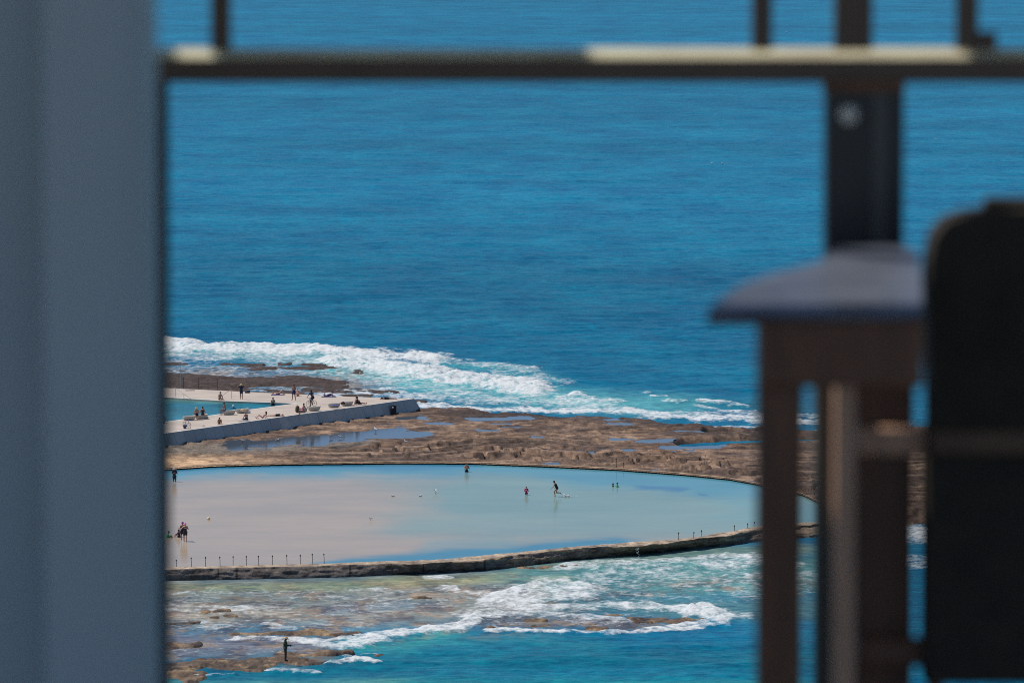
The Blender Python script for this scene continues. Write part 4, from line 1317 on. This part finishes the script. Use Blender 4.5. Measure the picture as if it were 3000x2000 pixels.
person(*pu(628, 632), (ZD - .22, 1.40), 'stand', 175, 'swimmer with a white cap up to the shoulders in the baths pool', 'fair', [('rash_shirt', (.05, .3, .5))], None, ('cap', (.8, .78, .75)))
e_rider = person(*pu(1308, 622), D, 'ride', 139, 'man in navy clothes sitting astride a bicycle on the deck', 'dark', [('shirt', NAVY), ('shorts', NAVY)], (.01, .01, .01), s=1.08)
person(*pu(313, 698), BS, 'bench', 20, 'bare-backed person with a straw hat sitting on the bench nearest the parked bicycle', 'tan', [('shorts', BLACK)], (.5, .36, .2), ('brim', (.68, .55, .32)))
person(*pu(364, 692), BS, 'bench', 0, 'dark-haired person in a dark swimsuit sitting beside the straw-hatted sunbather', 'tan', [('swimsuit', (.02, .03, .05))], (.03, .02, .015))
person(*pu(556, 655), BS, 'bench', 120, 'brown-skinned man in patterned shorts sitting on the end of a concrete bench, one leg hanging', 'brown', [('shorts', (.22, .22, .28))], (.02, .015, .01), s=1.05)
person(*pu(512, 768), D, 'curl', 175, 'small figure hunched on the deck alone near the wall edge, in front of the benches', 'tan', [('trunks', (.10, .03, .04))], (.04, .025, .02), s=.95)
person(*pu(742, 738), D, 'cross', 40, 'bare-backed man in dark shorts sitting cross-legged on a pale towel at the wall edge', 'tan', [('shorts', (.03, .04, .06))], (.25, .22, .2), s=1.05)
person(*pu(880, 720), D, 'recline', 95, 'long-haired sunbather in a pale bikini reclining on the deck at the wall edge', 'fair', [('bikini_bottom', (.6, .35, .4)), ('bikini_top', (.6, .35, .4))], (.14, .06, .035), None, 1.0, None, True)
person(*pu(1005, 702), D, 'prone', -78, 'sunbather in black lying flat at the wall edge with arms stretched out', 'fair', [('swimsuit', BLACK)], (.05, .03, .02))
person(*pu(1228, 660), BS - .05, 'bench_lean', 70, 'woman in a pink swimsuit leaning back on a bench near the cyclist', 'tan', [('bikini_bottom', (.75, .18, .35)), ('bikini_top', (.75, .18, .35))], (.03, .02, .015))
person(*pu(1680, 600), D, 'knees', -60, 'brown-haired, knees-drawn-up person of the pair sitting at the end of the bench row', 'tan', [('trunks', (.1, .03, .02))], (.12, .05, .025))
person(*pu(1706, 600), D, 'long', -85, 'person in dark top sitting with stretched-out legs at the end of the bench row', 'brown', [('shirt', (.03, .035, .045)), ('shorts', BLACK)], (.02, .015, .012))
person(*pu(1952, 556), D, 'prone', 95, 'dark figure lying flat near the pointed end of the baths deck', 'brown', [('swimsuit', BLACK)], (.02, .015, .012))
person(*pu(24, 760), D, 'bench', 160, 'dark seated figure half hidden by the grey wall, by the near pool edge', 'brown', [('shirt', (.04, .02, .015)), ('shorts', (.03, .02, .015))], (.12, .05, .02), s=1.05)
# --- round pool
person(511, 1410, (ZP, .42), 'hold', 200, 'dark-shirted man in a pale hat wading by the far rim next to the grey wall', 'brown', [('shirt', (.02, .02, .05)), ('shorts', (.04, .02, .03))], None, ('brim', (.6, .55, .48)), 1.02)
person(543, 1586, (ZP, .05), 'point', 170, 'woman in a pink hat standing in the shallows with one arm held out', 'fair', [('swimsuit', (.03, .03, .04)), ('shorts', (.03, .03, .04))], (.2, .1, .05), ('cap', (.85, .2, .45)), 1.0)
person(535, 1583, (ZP, .05), 'stand', 190, 'person in a purple cap standing close behind the woman in the pink hat', 'tan', [('shorts', (.03, .02, .05)), ('swimsuit', (.06, .03, .10))], None, ('cap', (.10, .03, .30)), 1.0)
person(526, 1573, (ZP, .05), 'knees', 60, 'long-haired child in dark clothes sitting in the shallows beside the standing woman', 'fair', [('rash_shirt', (.04, .02, .05)), ('trunks', (.03, .02, .04))], (.10, .045, .03), None, .85, None, True)
person(490, 1574, (ZP, .22), 'knees', -80, 'child in a bright green shirt sitting in the pool beside the grey wall', 'tan', [('rash_shirt', (.04, .55, .12))], None, ('cap', (.01, .02, .02)), .9)
person(1367, 1382, (ZP, .84), 'hold', 190, 'bare-chested bather standing waist deep by the far rim of the wading pool', 'tan', [('trunks', BLACK)], (.05, .02, .02), None, 1.0)
person(1542, 1449, (ZP, .50), 'hold', 180, 'small child in a magenta shirt standing in the middle of the wading pool', 'fair', [('rash_shirt', (.55, .03, .16)), ('trunks', (.4, .02, .1))], (.12, .04, .03), None, .75)
person(1632, 1454, (ZP, .08), 'run', 80, 'woman in a black swimsuit running through the shallow wading pool', 'tan', [('swimsuit', (.012, .012, .02))], (.05, .025, .02))
person(1796, 1425, (ZP, 1.14), 'stand', 90, 'bather with only head and shoulders above water facing the child in green', 'brown', [('rash_shirt', (.03, .02, .02))], (.03, .015, .012), None, .85)
person(1809, 1426, (ZP, .88), 'hold', 100, 'child in a green shirt and dark cap chest deep in the wading pool', 'tan', [('rash_shirt', (.03, .35, .04))], None, ('cap', (.01, .015, .01)), .75)
# --- angler
ang = person(836, 1935.5, .36, 'fish', -82, 'angler in an olive coat and straw hat standing on the rock ledge holding a rod', 'brown', [('jacket', (.055, .06, .035)), ('trousers', (.09, .05, .035)), ('boots', (.012, .014, .022))], None, ('wide', (.62, .40, .16)), 1.08)
bm = bmesh.new()
tube(bm, [(0, 0, 0), (1.2, -.1, .10), (2.4, -.2, .12), (3.2, -.3, .06)], [.016, .012, .007, .004], 6)
tube(bm, [(.12, -.04, -.02), (.12, -.04, -.09)], .035, 8)
rod = bm_obj('fishing_rod', bm, M['iron'])
rod.location = at(836, 1935.5, .36) + Vector((.30, -.06, 1.24))
tag(rod, 'long thin fishing rod held out level by the angler on the rock ledge', 'fishing rod')


# ------------------------------------------------------------------ concrete benches
def bench_mesh():
    bm = bmesh.new()

    def ringp(L, W, z, n=28, e=3.2):
        r = []
        for i in range(n):
            a = 2 * math.pi * i / n
            c, s = math.cos(a), math.sin(a)
            r.append((L * math.copysign(abs(c) ** (2 / e), c), W * math.copysign(abs(s) ** (2 / e), s), z + 0.07 * (c * abs(c))))
        return r
    loft(bm, [ringp(.50, .20, -.01), ringp(.62, .26, .06), ringp(.70, .33, .28), ringp(.745, .36, .44), ringp(.745, .36, .47), ringp(.70, .315, .475), ringp(.66, .28, .40), ringp(.4, .16, .37)])
    bmesh.ops.recalc_face_normals(bm, faces=bm.faces)
    me = bpy.data.meshes.new('concrete_bench')
    bm.to_mesh(me); bm.free()
    for p in me.polygons: p.use_smooth = True
    me.materials.append(M['bench'])
    return me


BM = bench_mesh()
benches = [(249, 741, 8, 'concrete tub bench standing empty behind the parked bicycle'), (352, 729, 8, 'concrete tub bench carrying the two bathers by the near pool edge'),
           (593, 694, 10, 'concrete tub bench carrying the man in patterned shorts'), (705, 680, 10, 'concrete tub bench with a round straw-coloured hat lying on it'),
           (1213, 674, 9, 'concrete tub bench carrying the woman in pink and a big woven bag'), (1325, 660, 9, 'empty concrete tub bench in front of the cyclist'),
           (1497, 631, 10, 'concrete tub bench with a blue towel hanging over it'), (1607, 617, 10, 'concrete tub bench with a small dark bag on it')]
WD = (uvz(1170, 690) - uvz(600, 772)); WANG = math.atan2(WD.y, WD.x)
for u, v, a, lab in benches:
    o = bpy.data.objects.new('concrete_bench', BM)
    link(o)
    o.location = uvz(u, v - 4)
    o.rotation_euler = (0, 0, math.radians(a) + 0.35)
    tag(o, lab, 'bench', 'concrete tub benches on the baths deck')


# ------------------------------------------------------------------ small belongings
def blob(name, segs, mat, loc, label, cat, h=.02, rz=0):
    f, lo = cones_field([tuple(map(np.array, s[:2])) + tuple(s[2:]) for s in segs], h)
    V, Q = surface_nets(f, lo, h)
    o = np_mesh(name, V, Q, mat)
    o.location = loc
    o.rotation_euler.z = rz
    return tag(o, label, cat)


def towel(u, v, L, W, c, label, rz=0, z=D):
    n = 14
    xs, ys = np.meshgrid(np.linspace(-L / 2, L / 2, n), np.linspace(-W / 2, W / 2, n))
    zz = .02 + .03 * fbm(xs * 5 + u, ys * 6 + v, 3, int(u))
    top = np.stack([xs, ys, zz], -1).reshape(-1, 3); bot = top - (0, 0, .015)
    Q = grid_quads(n, n)
    m = n * n
    rim = list(range(n)) + [n * k + n - 1 for k in range(1, n)] + [n * n - 1 - k for k in range(1, n)] + [n * (n - 1 - k) for k in range(1, n - 1)]
    side = [(rim[i], rim[(i + 1) % len(rim)], rim[(i + 1) % len(rim)] + m, rim[i] + m) for i in range(len(rim))]
    o = np_mesh('towel', np.concatenate([top, bot]), np.concatenate([Q[:, ::-1], Q + m, np.array(side)]), cloth(c))
    o.location = at(*uv(u, v), z)
    o.rotation_euler.z = rz
    return tag(o, label, 'towel')


towel(1008, 519, 1.5, .8, (.08, .09, .3), 'blue and white towel under the person lying with raised knees', .1)
towel(1450, 535, 1.7, .9, (.03, .035, .22), 'dark blue towel under the sunbather with kicked-up feet', .05)
towel(255, 481, 1.1, .5, (.03, .03, .05), 'dark flat towel lying alone on the far side of the deck', .1)
towel(722, 741, 1.3, .7, (.55, .58, .62), 'pale towel under the cross-legged man at the wall edge', .3)
towel(1730, 603, 1.6, .8, (.62, .52, .48), 'pale towel under the pair at the end of the bench row', .3)
towel(1660, 604, .8, .6, (.65, .5, .45), 'small pinkish towel beside the last concrete bench', .3)
t_ = towel(1500, 608, 1.0, .5, (.05, .10, .45), 'bright blue towel draped over a concrete bench', .5, ZD + .44)
blob('bag', [((-.2, 0, .1), (.2, 0, .1), .12, .11), ((-.05, 0, .2), (.1, .02, .24), .08, .07), ((.2, 0, .2), (.3, 0, .3), .05, .04)], cloth((.03, .035, .06)), uvz(750, 503), 'dark blue bag lying on the deck beside the man with raised arms', 'bag')
blob('basket_bag', [((0, 0, .1), (0, 0, .45), .24, .22), ((0, 0, .45), (0, .05, .66), .2, .06)], simple('woven_straw', (.16, .12, .07), .9, .4, 30, .3), at(*uv(1180, 662), BS - .10), 'big brown woven bag standing on the bench beside the woman in pink', 'bag')
blob('bag', [((-.12, 0, .1), (.14, 0, .1), .13, .13), ((0, 0, .2), (.05, 0, .24), .08, .07)], cloth((.05, .035, .05)), at(*uv(1571, 598), BS), 'small dark bag sitting on the last concrete bench', 'bag')
blob('straw_hat', [((-.05, 0, .1), (.08, 0, .12), .16, .15), ((-.3, 0, .04), (.34, 0, .04), .05, .05), ((0, -.3, .04), (0, .3, .04), .05, .05)], cloth((.72, .55, .36)), at(*uv(712, 656), BS), 'round straw-coloured sun hat lying on a concrete bench', 'hat')
blob('bag', [((-.16, 0, .16), (.16, 0, .16), .16, .16), ((-.1, 0, .36), (.1, 0, .38), .1, .08)], cloth((.55, .56, .56)), uvz(752, 676), 'pale grey bag standing beside the bench with the straw hat', 'bag')
blob('bag', [((-.15, 0, .12), (.15, 0, .12), .14, .14), ((0, 0, .25), (.1, 0, .3), .1, .08)], cloth((.66, .5, .47)), uvz(392, 722), 'pinkish cloth bag against the end of the bench with two bathers', 'bag')
blob('sandal', [((-.1, 0, .03), (.1, 0, .03), .035, .04), ((-.1, .12, .03), (.1, .14, .03), .035, .04)], cloth((.25, .08, .06)), uvz(372, 786), 'small red-brown sandals lying on the open deck near the wall edge', 'sandals', .015)
blob('sandal', [((-.1, 0, .03), (.1, 0, .03), .04, .045), ((-.1, .14, .03), (.1, .16, .03), .04, .045)], cloth((.16, .09, .06)), uvz(836, 725), 'brown sandals lying beside the long-haired sunbather', 'sandals', .015)
blob('beach_ball', [((0, 0, 0), (0, 0, .01), .16, .16)], cloth((.8, .68, .42)), at(611, 1519, ZP + .08), 'pale yellow ball floating alone in the wading pool', 'ball')


# ------------------------------------------------------------------ bicycles
def bicycle(loc, rz, label, c):
    e = empty('bicycle', loc, label, 'bicycle', rz)
    R = .33
    for x in (-.53, .53):
        bm = bmesh.new(); ring_tube(bm, (x, 0, R + .01), R, .022); w_ = bm_obj('wheel', bm, M['dark'], e, True)
        bm = bmesh.new()
        for k in range(10):
            a = math.pi * 2 * k / 10
            tube(bm, [(x, 0, R + .01), (x + math.cos(a) * R, 0, R + .01 + math.sin(a) * R)], .004, 4)
        tube(bm, [(x, -.04, R + .01), (x, .04, R + .01)], .025, 8)
        bm_obj('spokes', bm, M['steel'], w_)
    bm = bmesh.new()
    A, B, C_, Dd, E = (-.53, 0, .34), (-.10, 0, .29), (-.22, 0, .80), (.36, 0, .82), (.53, 0, .34)
    for a, b in ((A, B), (A, C_), (B, C_), (C_, Dd), (B, Dd), (Dd, E), ((-.22, 0, .8), (-.26, 0, .93)), (Dd, (.33, 0, 1.0))):
        tube(bm, [a, b], .02, 6)
    bm_obj('frame', bm, cloth(c), e)
    bm = bmesh.new(); tube(bm, [(.28, -.28, 1.0), (.36, -.18, 1.02), (.34, 0, 1.0), (.36, .18, 1.02), (.28, .28, 1.0)], .016, 6); bm_obj('handlebar', bm, M['dark'], e)
    f, lo = cones_field([(V3(-.38, 0, .96), V3(-.14, 0, .95), .07, .03)], .02); V, Q = surface_nets(f, lo, .02); np_mesh('saddle', V, Q, M['dark'], True, e)
    bm = bmesh.new(); tube(bm, [(-.10, .06, .29), (-.02, .08, .16), (-.02, .16, .16)], .014, 5); tube(bm, [(-.10, -.06, .29), (-.18, -.08, .42), (-.18, -.16, .42)], .014, 5); bm_obj('pedals', bm, M['steel'], e)
    return e


bicycle(uvz(1300, 620), math.radians(229), 'black bicycle ridden by the man in navy on the deck', (.02, .02, .025))
bicycle(uvz(228, 806), math.radians(-57), 'parked bicycle with a pale frame standing alone on the deck near the grey wall', (.45, .45, .55))
blob('pannier_bag', [((-.12, 0, .3), (.1, 0, .3), .13, .12), ((-.1, 0, .1), (.05, 0, .1), .1, .1)], cloth((.08, .09, .16)), uvz(214, 811) + Vector((0, -.25, .05)), 'dark and white bags heaped against the parked bicycle', 'bag')


# ------------------------------------------------------------------ gulls
def gull(loc, rz, label, flying=False, s=1.0, swim=False):
    e = empty('seagull', loc, label, 'gull', rz, 'seagulls', s)
    z = .17 if not swim else .03
    f, lo = cones_field([(V3(0, -.14, z + .02), V3(0, .06, z + .05), .04, .075), (V3(0, .06, z + .06), V3(0, .13, z + .14), .05, .04), (V3(0, .13, z + .16), V3(0, .15, z + .165), .045, .04), (V3(0, -.14, z + .02), V3(0, -.25, z + .02), .03, .014)], .016)
    V, Q = surface_nets(f, lo, .016)
    np_mesh('body', V, Q, cloth((.8, .8, .79)), True, e)
    bm = bmesh.new(); tube(bm, [(0, .18, z + .165), (0, .235, z + .15)], [.014, .003], 6); bm_obj('beak', bm, cloth((.6, .12, .04)), e)
    for sgn in (-1, 1):
        if flying:
            segs = [(V3(sgn * .04, .04, z + .09), V3(sgn * .26, .09, z + .24), .035, .028), (V3(sgn * .26, .09, z + .24), V3(sgn * .52, -.05, z + .30), .028, .01), (V3(sgn * .04, -.02, z + .08), V3(sgn * .26, 0, z + .23), .03, .03)]
        else:
            segs = [(V3(sgn * .055, .06, z + .07), V3(sgn * .05, -.12, z + .05), .05, .035), (V3(sgn * .05, -.12, z + .05), V3(sgn * .02, -.28, z + .045), .03, .01)]
        f, lo = cones_field(segs, .016); V, Q = surface_nets(f, lo, .016)
        np_mesh('wing', V, Q, cloth((.5, .52, .55) if not flying else (.75, .75, .76)), True, e)
        if not swim:
            bm = bmesh.new(); tube(bm, [(sgn * .03, -.01, z), (sgn * .03, 0, .0), (sgn * .03, .05, .004)], .008, 5); bm_obj('leg', bm, cloth((.5, .1, .04)), e)
    return e


gull(uvz(1467, 893, ZT), 2.0, 'bigger gull of the close pair standing in the big tide pool below the baths wall', s=1.2)
gull(uvz(1547, 893, ZT), 1.6, 'smaller gull of the close pair standing in the big tide pool below the baths wall')
gull(uvz(1852, 835, ZT), .5, 'white gull standing alone in the tide pool under the drain slot', s=1.3)
gull(uvz(2113, 938, .85), 1.2, 'gull standing on the brown rock past the end of the tide pool', s=1.1)
gull(uvz(707, 928, .6), 1.5, 'gull on the wet grey rock close under the baths wall', s=1.1)
gull(uvz(1010, 922, .5), -1.5, 'gull at the edge of the tide pool under the middle of the baths wall', s=1.0)
gull(at(1085, 1524, ZP), 1.4, 'lone gull wading in the shallow middle of the round pool', s=1.0)
gull(at(1150, 1454, ZP - .02), 1.3, 'faint small gull floating in the round pool far out from the others', swim=True)
gull(at(1232, 1454, ZP - .02), -.8, 'gull floating on the round pool beside the one spreading its wings', swim=True)
gull(at(1276, 1445, ZP), 1.1, 'gull with spread wings landing on the round pool', flying=True, s=1.0)
gull(at(2086, 480, .1), 1.2, 'tiny white gull resting on the open sea, first of the close pair', swim=True, s=1.5)
gull(at(2117, 481, .1), 1.4, 'tiny white gull resting on the open sea, second of the close pair', swim=True, s=1.7)
gull(at(2304, 96, .1), 1.4, 'speck of a gull far out on the sea above the balcony rail', swim=True, s=2.2)
gull(at(2742, 409, .1), 1.4, 'speck of a gull on the sea to the side of the dark post', swim=True, s=1.7)

# spray behind the runner and the spill over the wall
bm = bmesh.new()
for i in range(60):
    t = random.random()
    p = Vector((.55 + t * 1.5, random.uniform(-.25, .25), max(.01, (.30 * (1 - t) ** 1.5) * random.random())))
    bmesh.ops.create_icosphere(bm, subdivisions=1, radius=random.uniform(.02, .06) * (1.2 - t * .6), matrix=Matrix.Translation(p))
sp_ = bm_obj('splash', bm, simple('spray', (.8, .78, .76), .6, .05), None, True)
sp_.location = at(1632, 1455, ZP)
sp_['kind'] = 'stuff'; sp_['label'] = 'white splash kicked up behind the running woman'
bm = bmesh.new()
for i in range(16):
    t = random.random()
    p = Vector((.25 * t + random.uniform(-.13, .13), -.55 - .35 * t, .88 - .9 * t))
    bmesh.ops.create_icosphere(bm, subdivisions=1, radius=random.uniform(.012, .035), matrix=Matrix.Translation(p) @ Matrix.Scale(2.8, 4, (0, 0, 1)))
sp_ = bm_obj('water_spill', bm, bpy.data.materials['spray'], None, True)
q = at(1866, 1601, .95); sp_.location = (q.x, q.y, 0)
sp_['kind'] = 'stuff'; sp_['label'] = 'thin white water spill running down the broken pool wall'

# ------------------------------------------------------------------ TERRACE IN FRONT OF THE LENS
M['wall_paint'] = simple('grey_wall_paint', (0.425, 0.49, 0.50), 0.55, 0.05, 1.2)
M['bronze'] = simple('dark_bronze_paint', (0.125, 0.072, 0.040), 0.42, 0.15, 8)
M['rail_top'] = simple('rail_glint_tone', (0.90, 0.71, 0.48), 0.6, 0.35, 6, stretch=(1, 6, 6))  # pale tone stands in for the sun's glint on the bronze rail
M['arm_sheen'] = simple('sky_sheen_blue', (0.13, 0.145, 0.185), 0.28, 0.5, 5, stretch=(1, 5, 1))  # sky's reflection and glossy streaks put into the colour
M['brown_wood'] = simple('dark_brown_timber', (0.17, 0.068, 0.030), 0.5, 0.3, 4, stretch=(8, 8, 1))
M['tan_wood'] = simple('lit_tan_timber', (0.66, 0.38, 0.24), 0.6, 0.2, 4, stretch=(8, 8, 1))  # lit strip of the rear post, its brightness put into the colour
M['grey_wood'] = simple('grey_green_timber', (0.11, 0.11, 0.09), 0.6, 0.2, 4, stretch=(8, 8, 1))
M['black_pad'] = simple('black_upholstery', (0.030, 0.021, 0.012), 0.8, 0.3, 14)
M['roof'] = simple('shade_roof_boards', (0.62, 0.60, 0.56), 0.7, 0.15, 3)
M['tile'] = simple('terrace_tiles', (0.42, 0.40, 0.37), 0.6, 0.15, 3)
M['grass'] = simple('hill_scrub', (0.05, 0.07, 0.03), 0.9, 0.4, 0.4)
ZF = 57.30


def fbox(name, x0, y0, x1, y1, Y0, dep, mat, parent=None, bev=.004, up_to=None, down_to=None):
    """box whose camera-side face spans the given photo rectangle at distance Y0"""
    a = fg(x0, y0, Y0); b = fg(x1, y1, Y0)
    z1 = a.z if up_to is None else up_to
    z0 = b.z if down_to is None else down_to
    bm = bmesh.new()
    boxm(bm, (a.x, Y0, z0), (b.x, Y0 + dep, z1))
    if bev: bevel(bm, bev)
    o = bm_obj(name, bm, mat, None, False)
    if parent is not None:
        o.parent = parent
        o.matrix_parent_inverse = Matrix.Translation(parent.location).inverted()
    return o


# grey wall at the side of the opening
wl = empty('wall_end', (fg(200, 0, 8.2).x, 8.2, ZF), 'smooth blue-grey painted wall end filling the side of the view, out of focus', 'wall')
a = fg(-900, 0, 8.2).x; b = fg(108, 0, 8.2).x; c = fg(422, 0, 8.2).x
bm = bmesh.new()
prof = [(a, 8.34), (b - .004, 8.34), (b + .004, 8.20 + .02), (b + .012, 8.20), (b + .05, 8.201), (b + .09, 8.206), (b + .12, 8.215), (c - .012, 8.232), (c - .003, 8.245), (c, 8.26), (c, 8.5), (a, 8.5)]
loft(bm, [[(x, y, ZF) for x, y in prof], [(x, y, 61.15) for x, y in prof]])
o = bm_obj('plaster', bm, M['wall_paint'], wl)
o.matrix_parent_inverse = Matrix.Translation(wl.location).inverted()

YR = 11.0
bal = empty('balustrade', (fg(1500, 0, YR).x, YR, ZF), 'dark bronze balcony balustrade with sunlit strips along its top rail', 'balustrade')


def par(o, p):
    o.parent = p
    o.matrix_parent_inverse = Matrix.Translation(p.location).inverted()
    return o


rail = fbox('top_rail', 442, 168, 3400, 244, YR, .05, M['bronze'], bal, .006)
a = fg(446, 172, YR); b = fg(3400, 150, YR)
bm = bmesh.new()
prof = [(YR - .004, a.z), (YR + .010, b.z), (YR + .045, b.z + .004), (YR + .054, a.z)]
loft(bm, [[(a.x, y, z) for y, z in prof], [(b.x, y, z) for y, z in prof]])
cap = par(bm_obj('rail_glint_cap', bm, M['rail_top']), bal)  # strip added to carry the glint along the rail
fbox('end_post', 430, 236, 491, 0, YR, .04, simple('black_end_post', (.018, .016, .015), .5, .1, 8), bal, .004, down_to=ZF)
for x0, x1 in ((614, 676), (2204, 2264), (2446, 2558), (2804, 2868)):
    p = fbox('baluster', x0, -500, x1, 0, YR - .032, .028, M['bronze'], bal, .004, down_to=fg(0, 150, YR).z + .002, up_to=61.18)
blb = par(bm_obj('clip', (lambda bm: (boxm(bm, (-.016, 0, -.016), (.02, .03, .02)), bevel(bm, .006), bm)[-1])(bmesh.new()), M['bronze']), bal)
blb.location = fg(2888, 122, YR) + Vector((0, -.035, 0))
post = fbox('support_post', 2418, 242, 2652, 0, YR + .005, .09, simple('black_post_paint', (.016, .016, .018), .35, .2, 8), bal, .008, down_to=ZF)
st = fbox('trim_strip', 2556, 270, 2602, 0, YR - .006, .012, simple('satin_post_trim', (.05, .052, .055), .3, .1, 8), bal, .002, down_to=ZF)
fbox('bracket', 2412, 238, 2652, 272, YR - .012, .05, M['brown_wood'], bal, .004)
bm = bmesh.new()
q = fg(2487, 337, YR)
bmesh.ops.create_uvsphere(bm, u_segments=14, v_segments=8, radius=.019, matrix=Matrix.Translation(q + Vector((0, .002, 0))) @ Matrix.Scale(.6, 4, (0, 1, 0)))
par(bm_obj('bolt', bm, simple('bolt_glint', (.8, .74, .66), .4, .05, 5), None, True), bal)  # sky glint given by a pale colour on an enlarged bolt

# armchair of dark timber, the sky's reflection coloured into its arm
YC = 10.0
ch = empty('armchair', (fg(2400, 0, YC).x, YC, ZF), 'dark brown timber armchair with a slate-blue paddle-shaped arm, out of focus', 'chair')
z0 = fg(2200, 918, YC).z
SL = 0.17


def on_arm(x, y):
    dx, dy, dz = ray(x, y)
    t = (z0 - SL * YC - CAM_H) / (dz - SL * dy)
    return Vector((float(dx * t), float(dy * t), float(CAM_H + dz * t)))


outline = [(2072, 917), (2084, 900), (2120, 868), (2180, 832), (2260, 803), (2340, 783), (2410, 764), (2440, 728), (2600, 722), (2676, 726), (2694, 760), (2702, 840), (2702, 917)]
bm = bmesh.new()
top = [on_arm(*p) for p in outline]
loft(bm, [[p - Vector((0, 0, .012)) for p in top], [p + Vector((0, .004, 0)) for p in top]])
par(bm_obj('armrest', bm, M['arm_sheen']), ch)
par(bm_obj('arm_underside', (lambda bm: (loft(bm, [[p - Vector((0, -.01, .022)) for p in top], [p - Vector((0, -.004, .0125)) for p in top]]), bm)[-1])(bmesh.new()), M['brown_wood']), ch)
fbox('front_leg', 2220, 930, 2360, 0, YC + .03, .07, M['brown_wood'], ch, .006, down_to=ZF)
fbox('apron', 2224, 930, 2704, 1134, YC + .012, .017, M['brown_wood'], ch, .006)
fbox('rear_leg', 2385, 1000, 2448, 0, YC + .42, .06, M['grey_wood'], ch, .004, down_to=ZF)
fbox('rear_leg', 2446, 1000, 2512, 0, YC + .35, .05, M['tan_wood'], ch, .010, down_to=ZF)  # lit edge of the post, modelled as a paler piece
fbox('side_panel', 2508, 1128, 2686, 0, YC + .46, .03, M['brown_wood'], ch, .006, down_to=ZF)
fbox('stretcher', 2512, 1252, 2722, 1334, YC + .40, .03, M['tan_wood'], ch, .006)
fbox('stretcher', 2512, 1868, 2722, 1952, YC + .40, .03, M['brown_wood'], ch, .006)

YK = 10.35
pc = empty('padded_chair', (fg(2850, 0, YK).x, YK, ZF), 'black padded chair with a rounded back at the edge of the view, out of focus', 'chair')
pts = [(2708, 2000), (2708, 1360), (2722, 1240), (2720, 1100), (2712, 900), (2716, 760), (2732, 690), (2768, 645), (2825, 624), (2890, 614), (3400, 605), (3400, 2000)]
P = [fg(x, y, YK) for x, y in pts]
bm = bmesh.new()
loft(bm, [[p + Vector((0, .12, 0)) for p in P], [p + Vector((0, .02, 0)) for p in P], [p + Vector((.006, 0, -.003)) for p in P]])
par(bm_obj('backrest', bm, M['black_pad']), pc)
fbox('head_pad', 2884, 580, 3400, 640, YK + .03, .06, M['black_pad'], pc, .01)
fbox('cross_rail', 2730, 1262, 3400, 1330, YK - .022, .018, simple('brown_rail_paint', (.13, .07, .035), .6, .2, 8), pc, .004)
for x0 in (2716, 3300):
    fbox('leg', x0, 1990, x0 + 60, 0, YK + .03, .05, M['brown_wood'], pc, .004, down_to=ZF)

# terrace floor and hill, with an unseen roof added for its shade
bm = bmesh.new(); boxm(bm, (-6, -5, ZF - .35), (6, 11.25, ZF - .003)); bevel(bm, .01)
tag(bm_obj('terrace', bm, M['tile']), kind='structure')
rf = empty('shade_roof', (0, 8, 61.2), 'unseen flat roof with slats added to shade the rail, above the terrace', 'roof')
bm = bmesh.new(); boxm(bm, (-6, 5.0, 61.2), (6, 10.75, 61.32))
par(bm_obj('shade_boards', bm, M['roof']), rf)


def rail_x(px):
    return (px - 1500) * YR / F_PX


hz = 61.24 - fg(1500, 160, YR).z
sx = SUN.x / SUN.z * hz; sy = SUN.y / SUN.z * hz
for x0, x1 in ((-2600, 505), (640, 1520), (1545, 1592), (1612, 1650), (1668, 1715), (2850, 9000)):  # slats added to cast the rail's lit and shaded lengths
    bm = bmesh.new(); boxm(bm, (max(-6, rail_x(x0) + sx), 10.76, 61.22), (min(6, rail_x(x1) + sx), YR + sy + .7, 61.26))
    par(bm_obj('shade_slat', bm, M['roof']), rf)
xs = np.concatenate([np.linspace(-400, -20, 8), np.linspace(-12, 12, 5), np.linspace(20, 400, 8)]); ys = np.array([-300, -60, -8, 11.2, 12.5, 20, 40, 100, 180, 250, 330, 395, 405])
X, Y = np.meshgrid(xs, ys)
Z = np.interp(Y, [-300, -8, 11.2, 12.5, 20, 40, 100, 180, 250, 330, 395, 405], [40, ZF - .36, ZF - .36, 55.2, 52.5, 47.5, 34, 22, 13, 5, -.8, -3]) - np.abs(X) * .02 - np.where(np.abs(X) > 6, .3, 0)
o = np_mesh('hill', np.stack([X, Y, Z], -1).reshape(-1, 3), grid_quads(*X.shape)[:, ::-1], M['grass'])
tag(o, kind='structure')
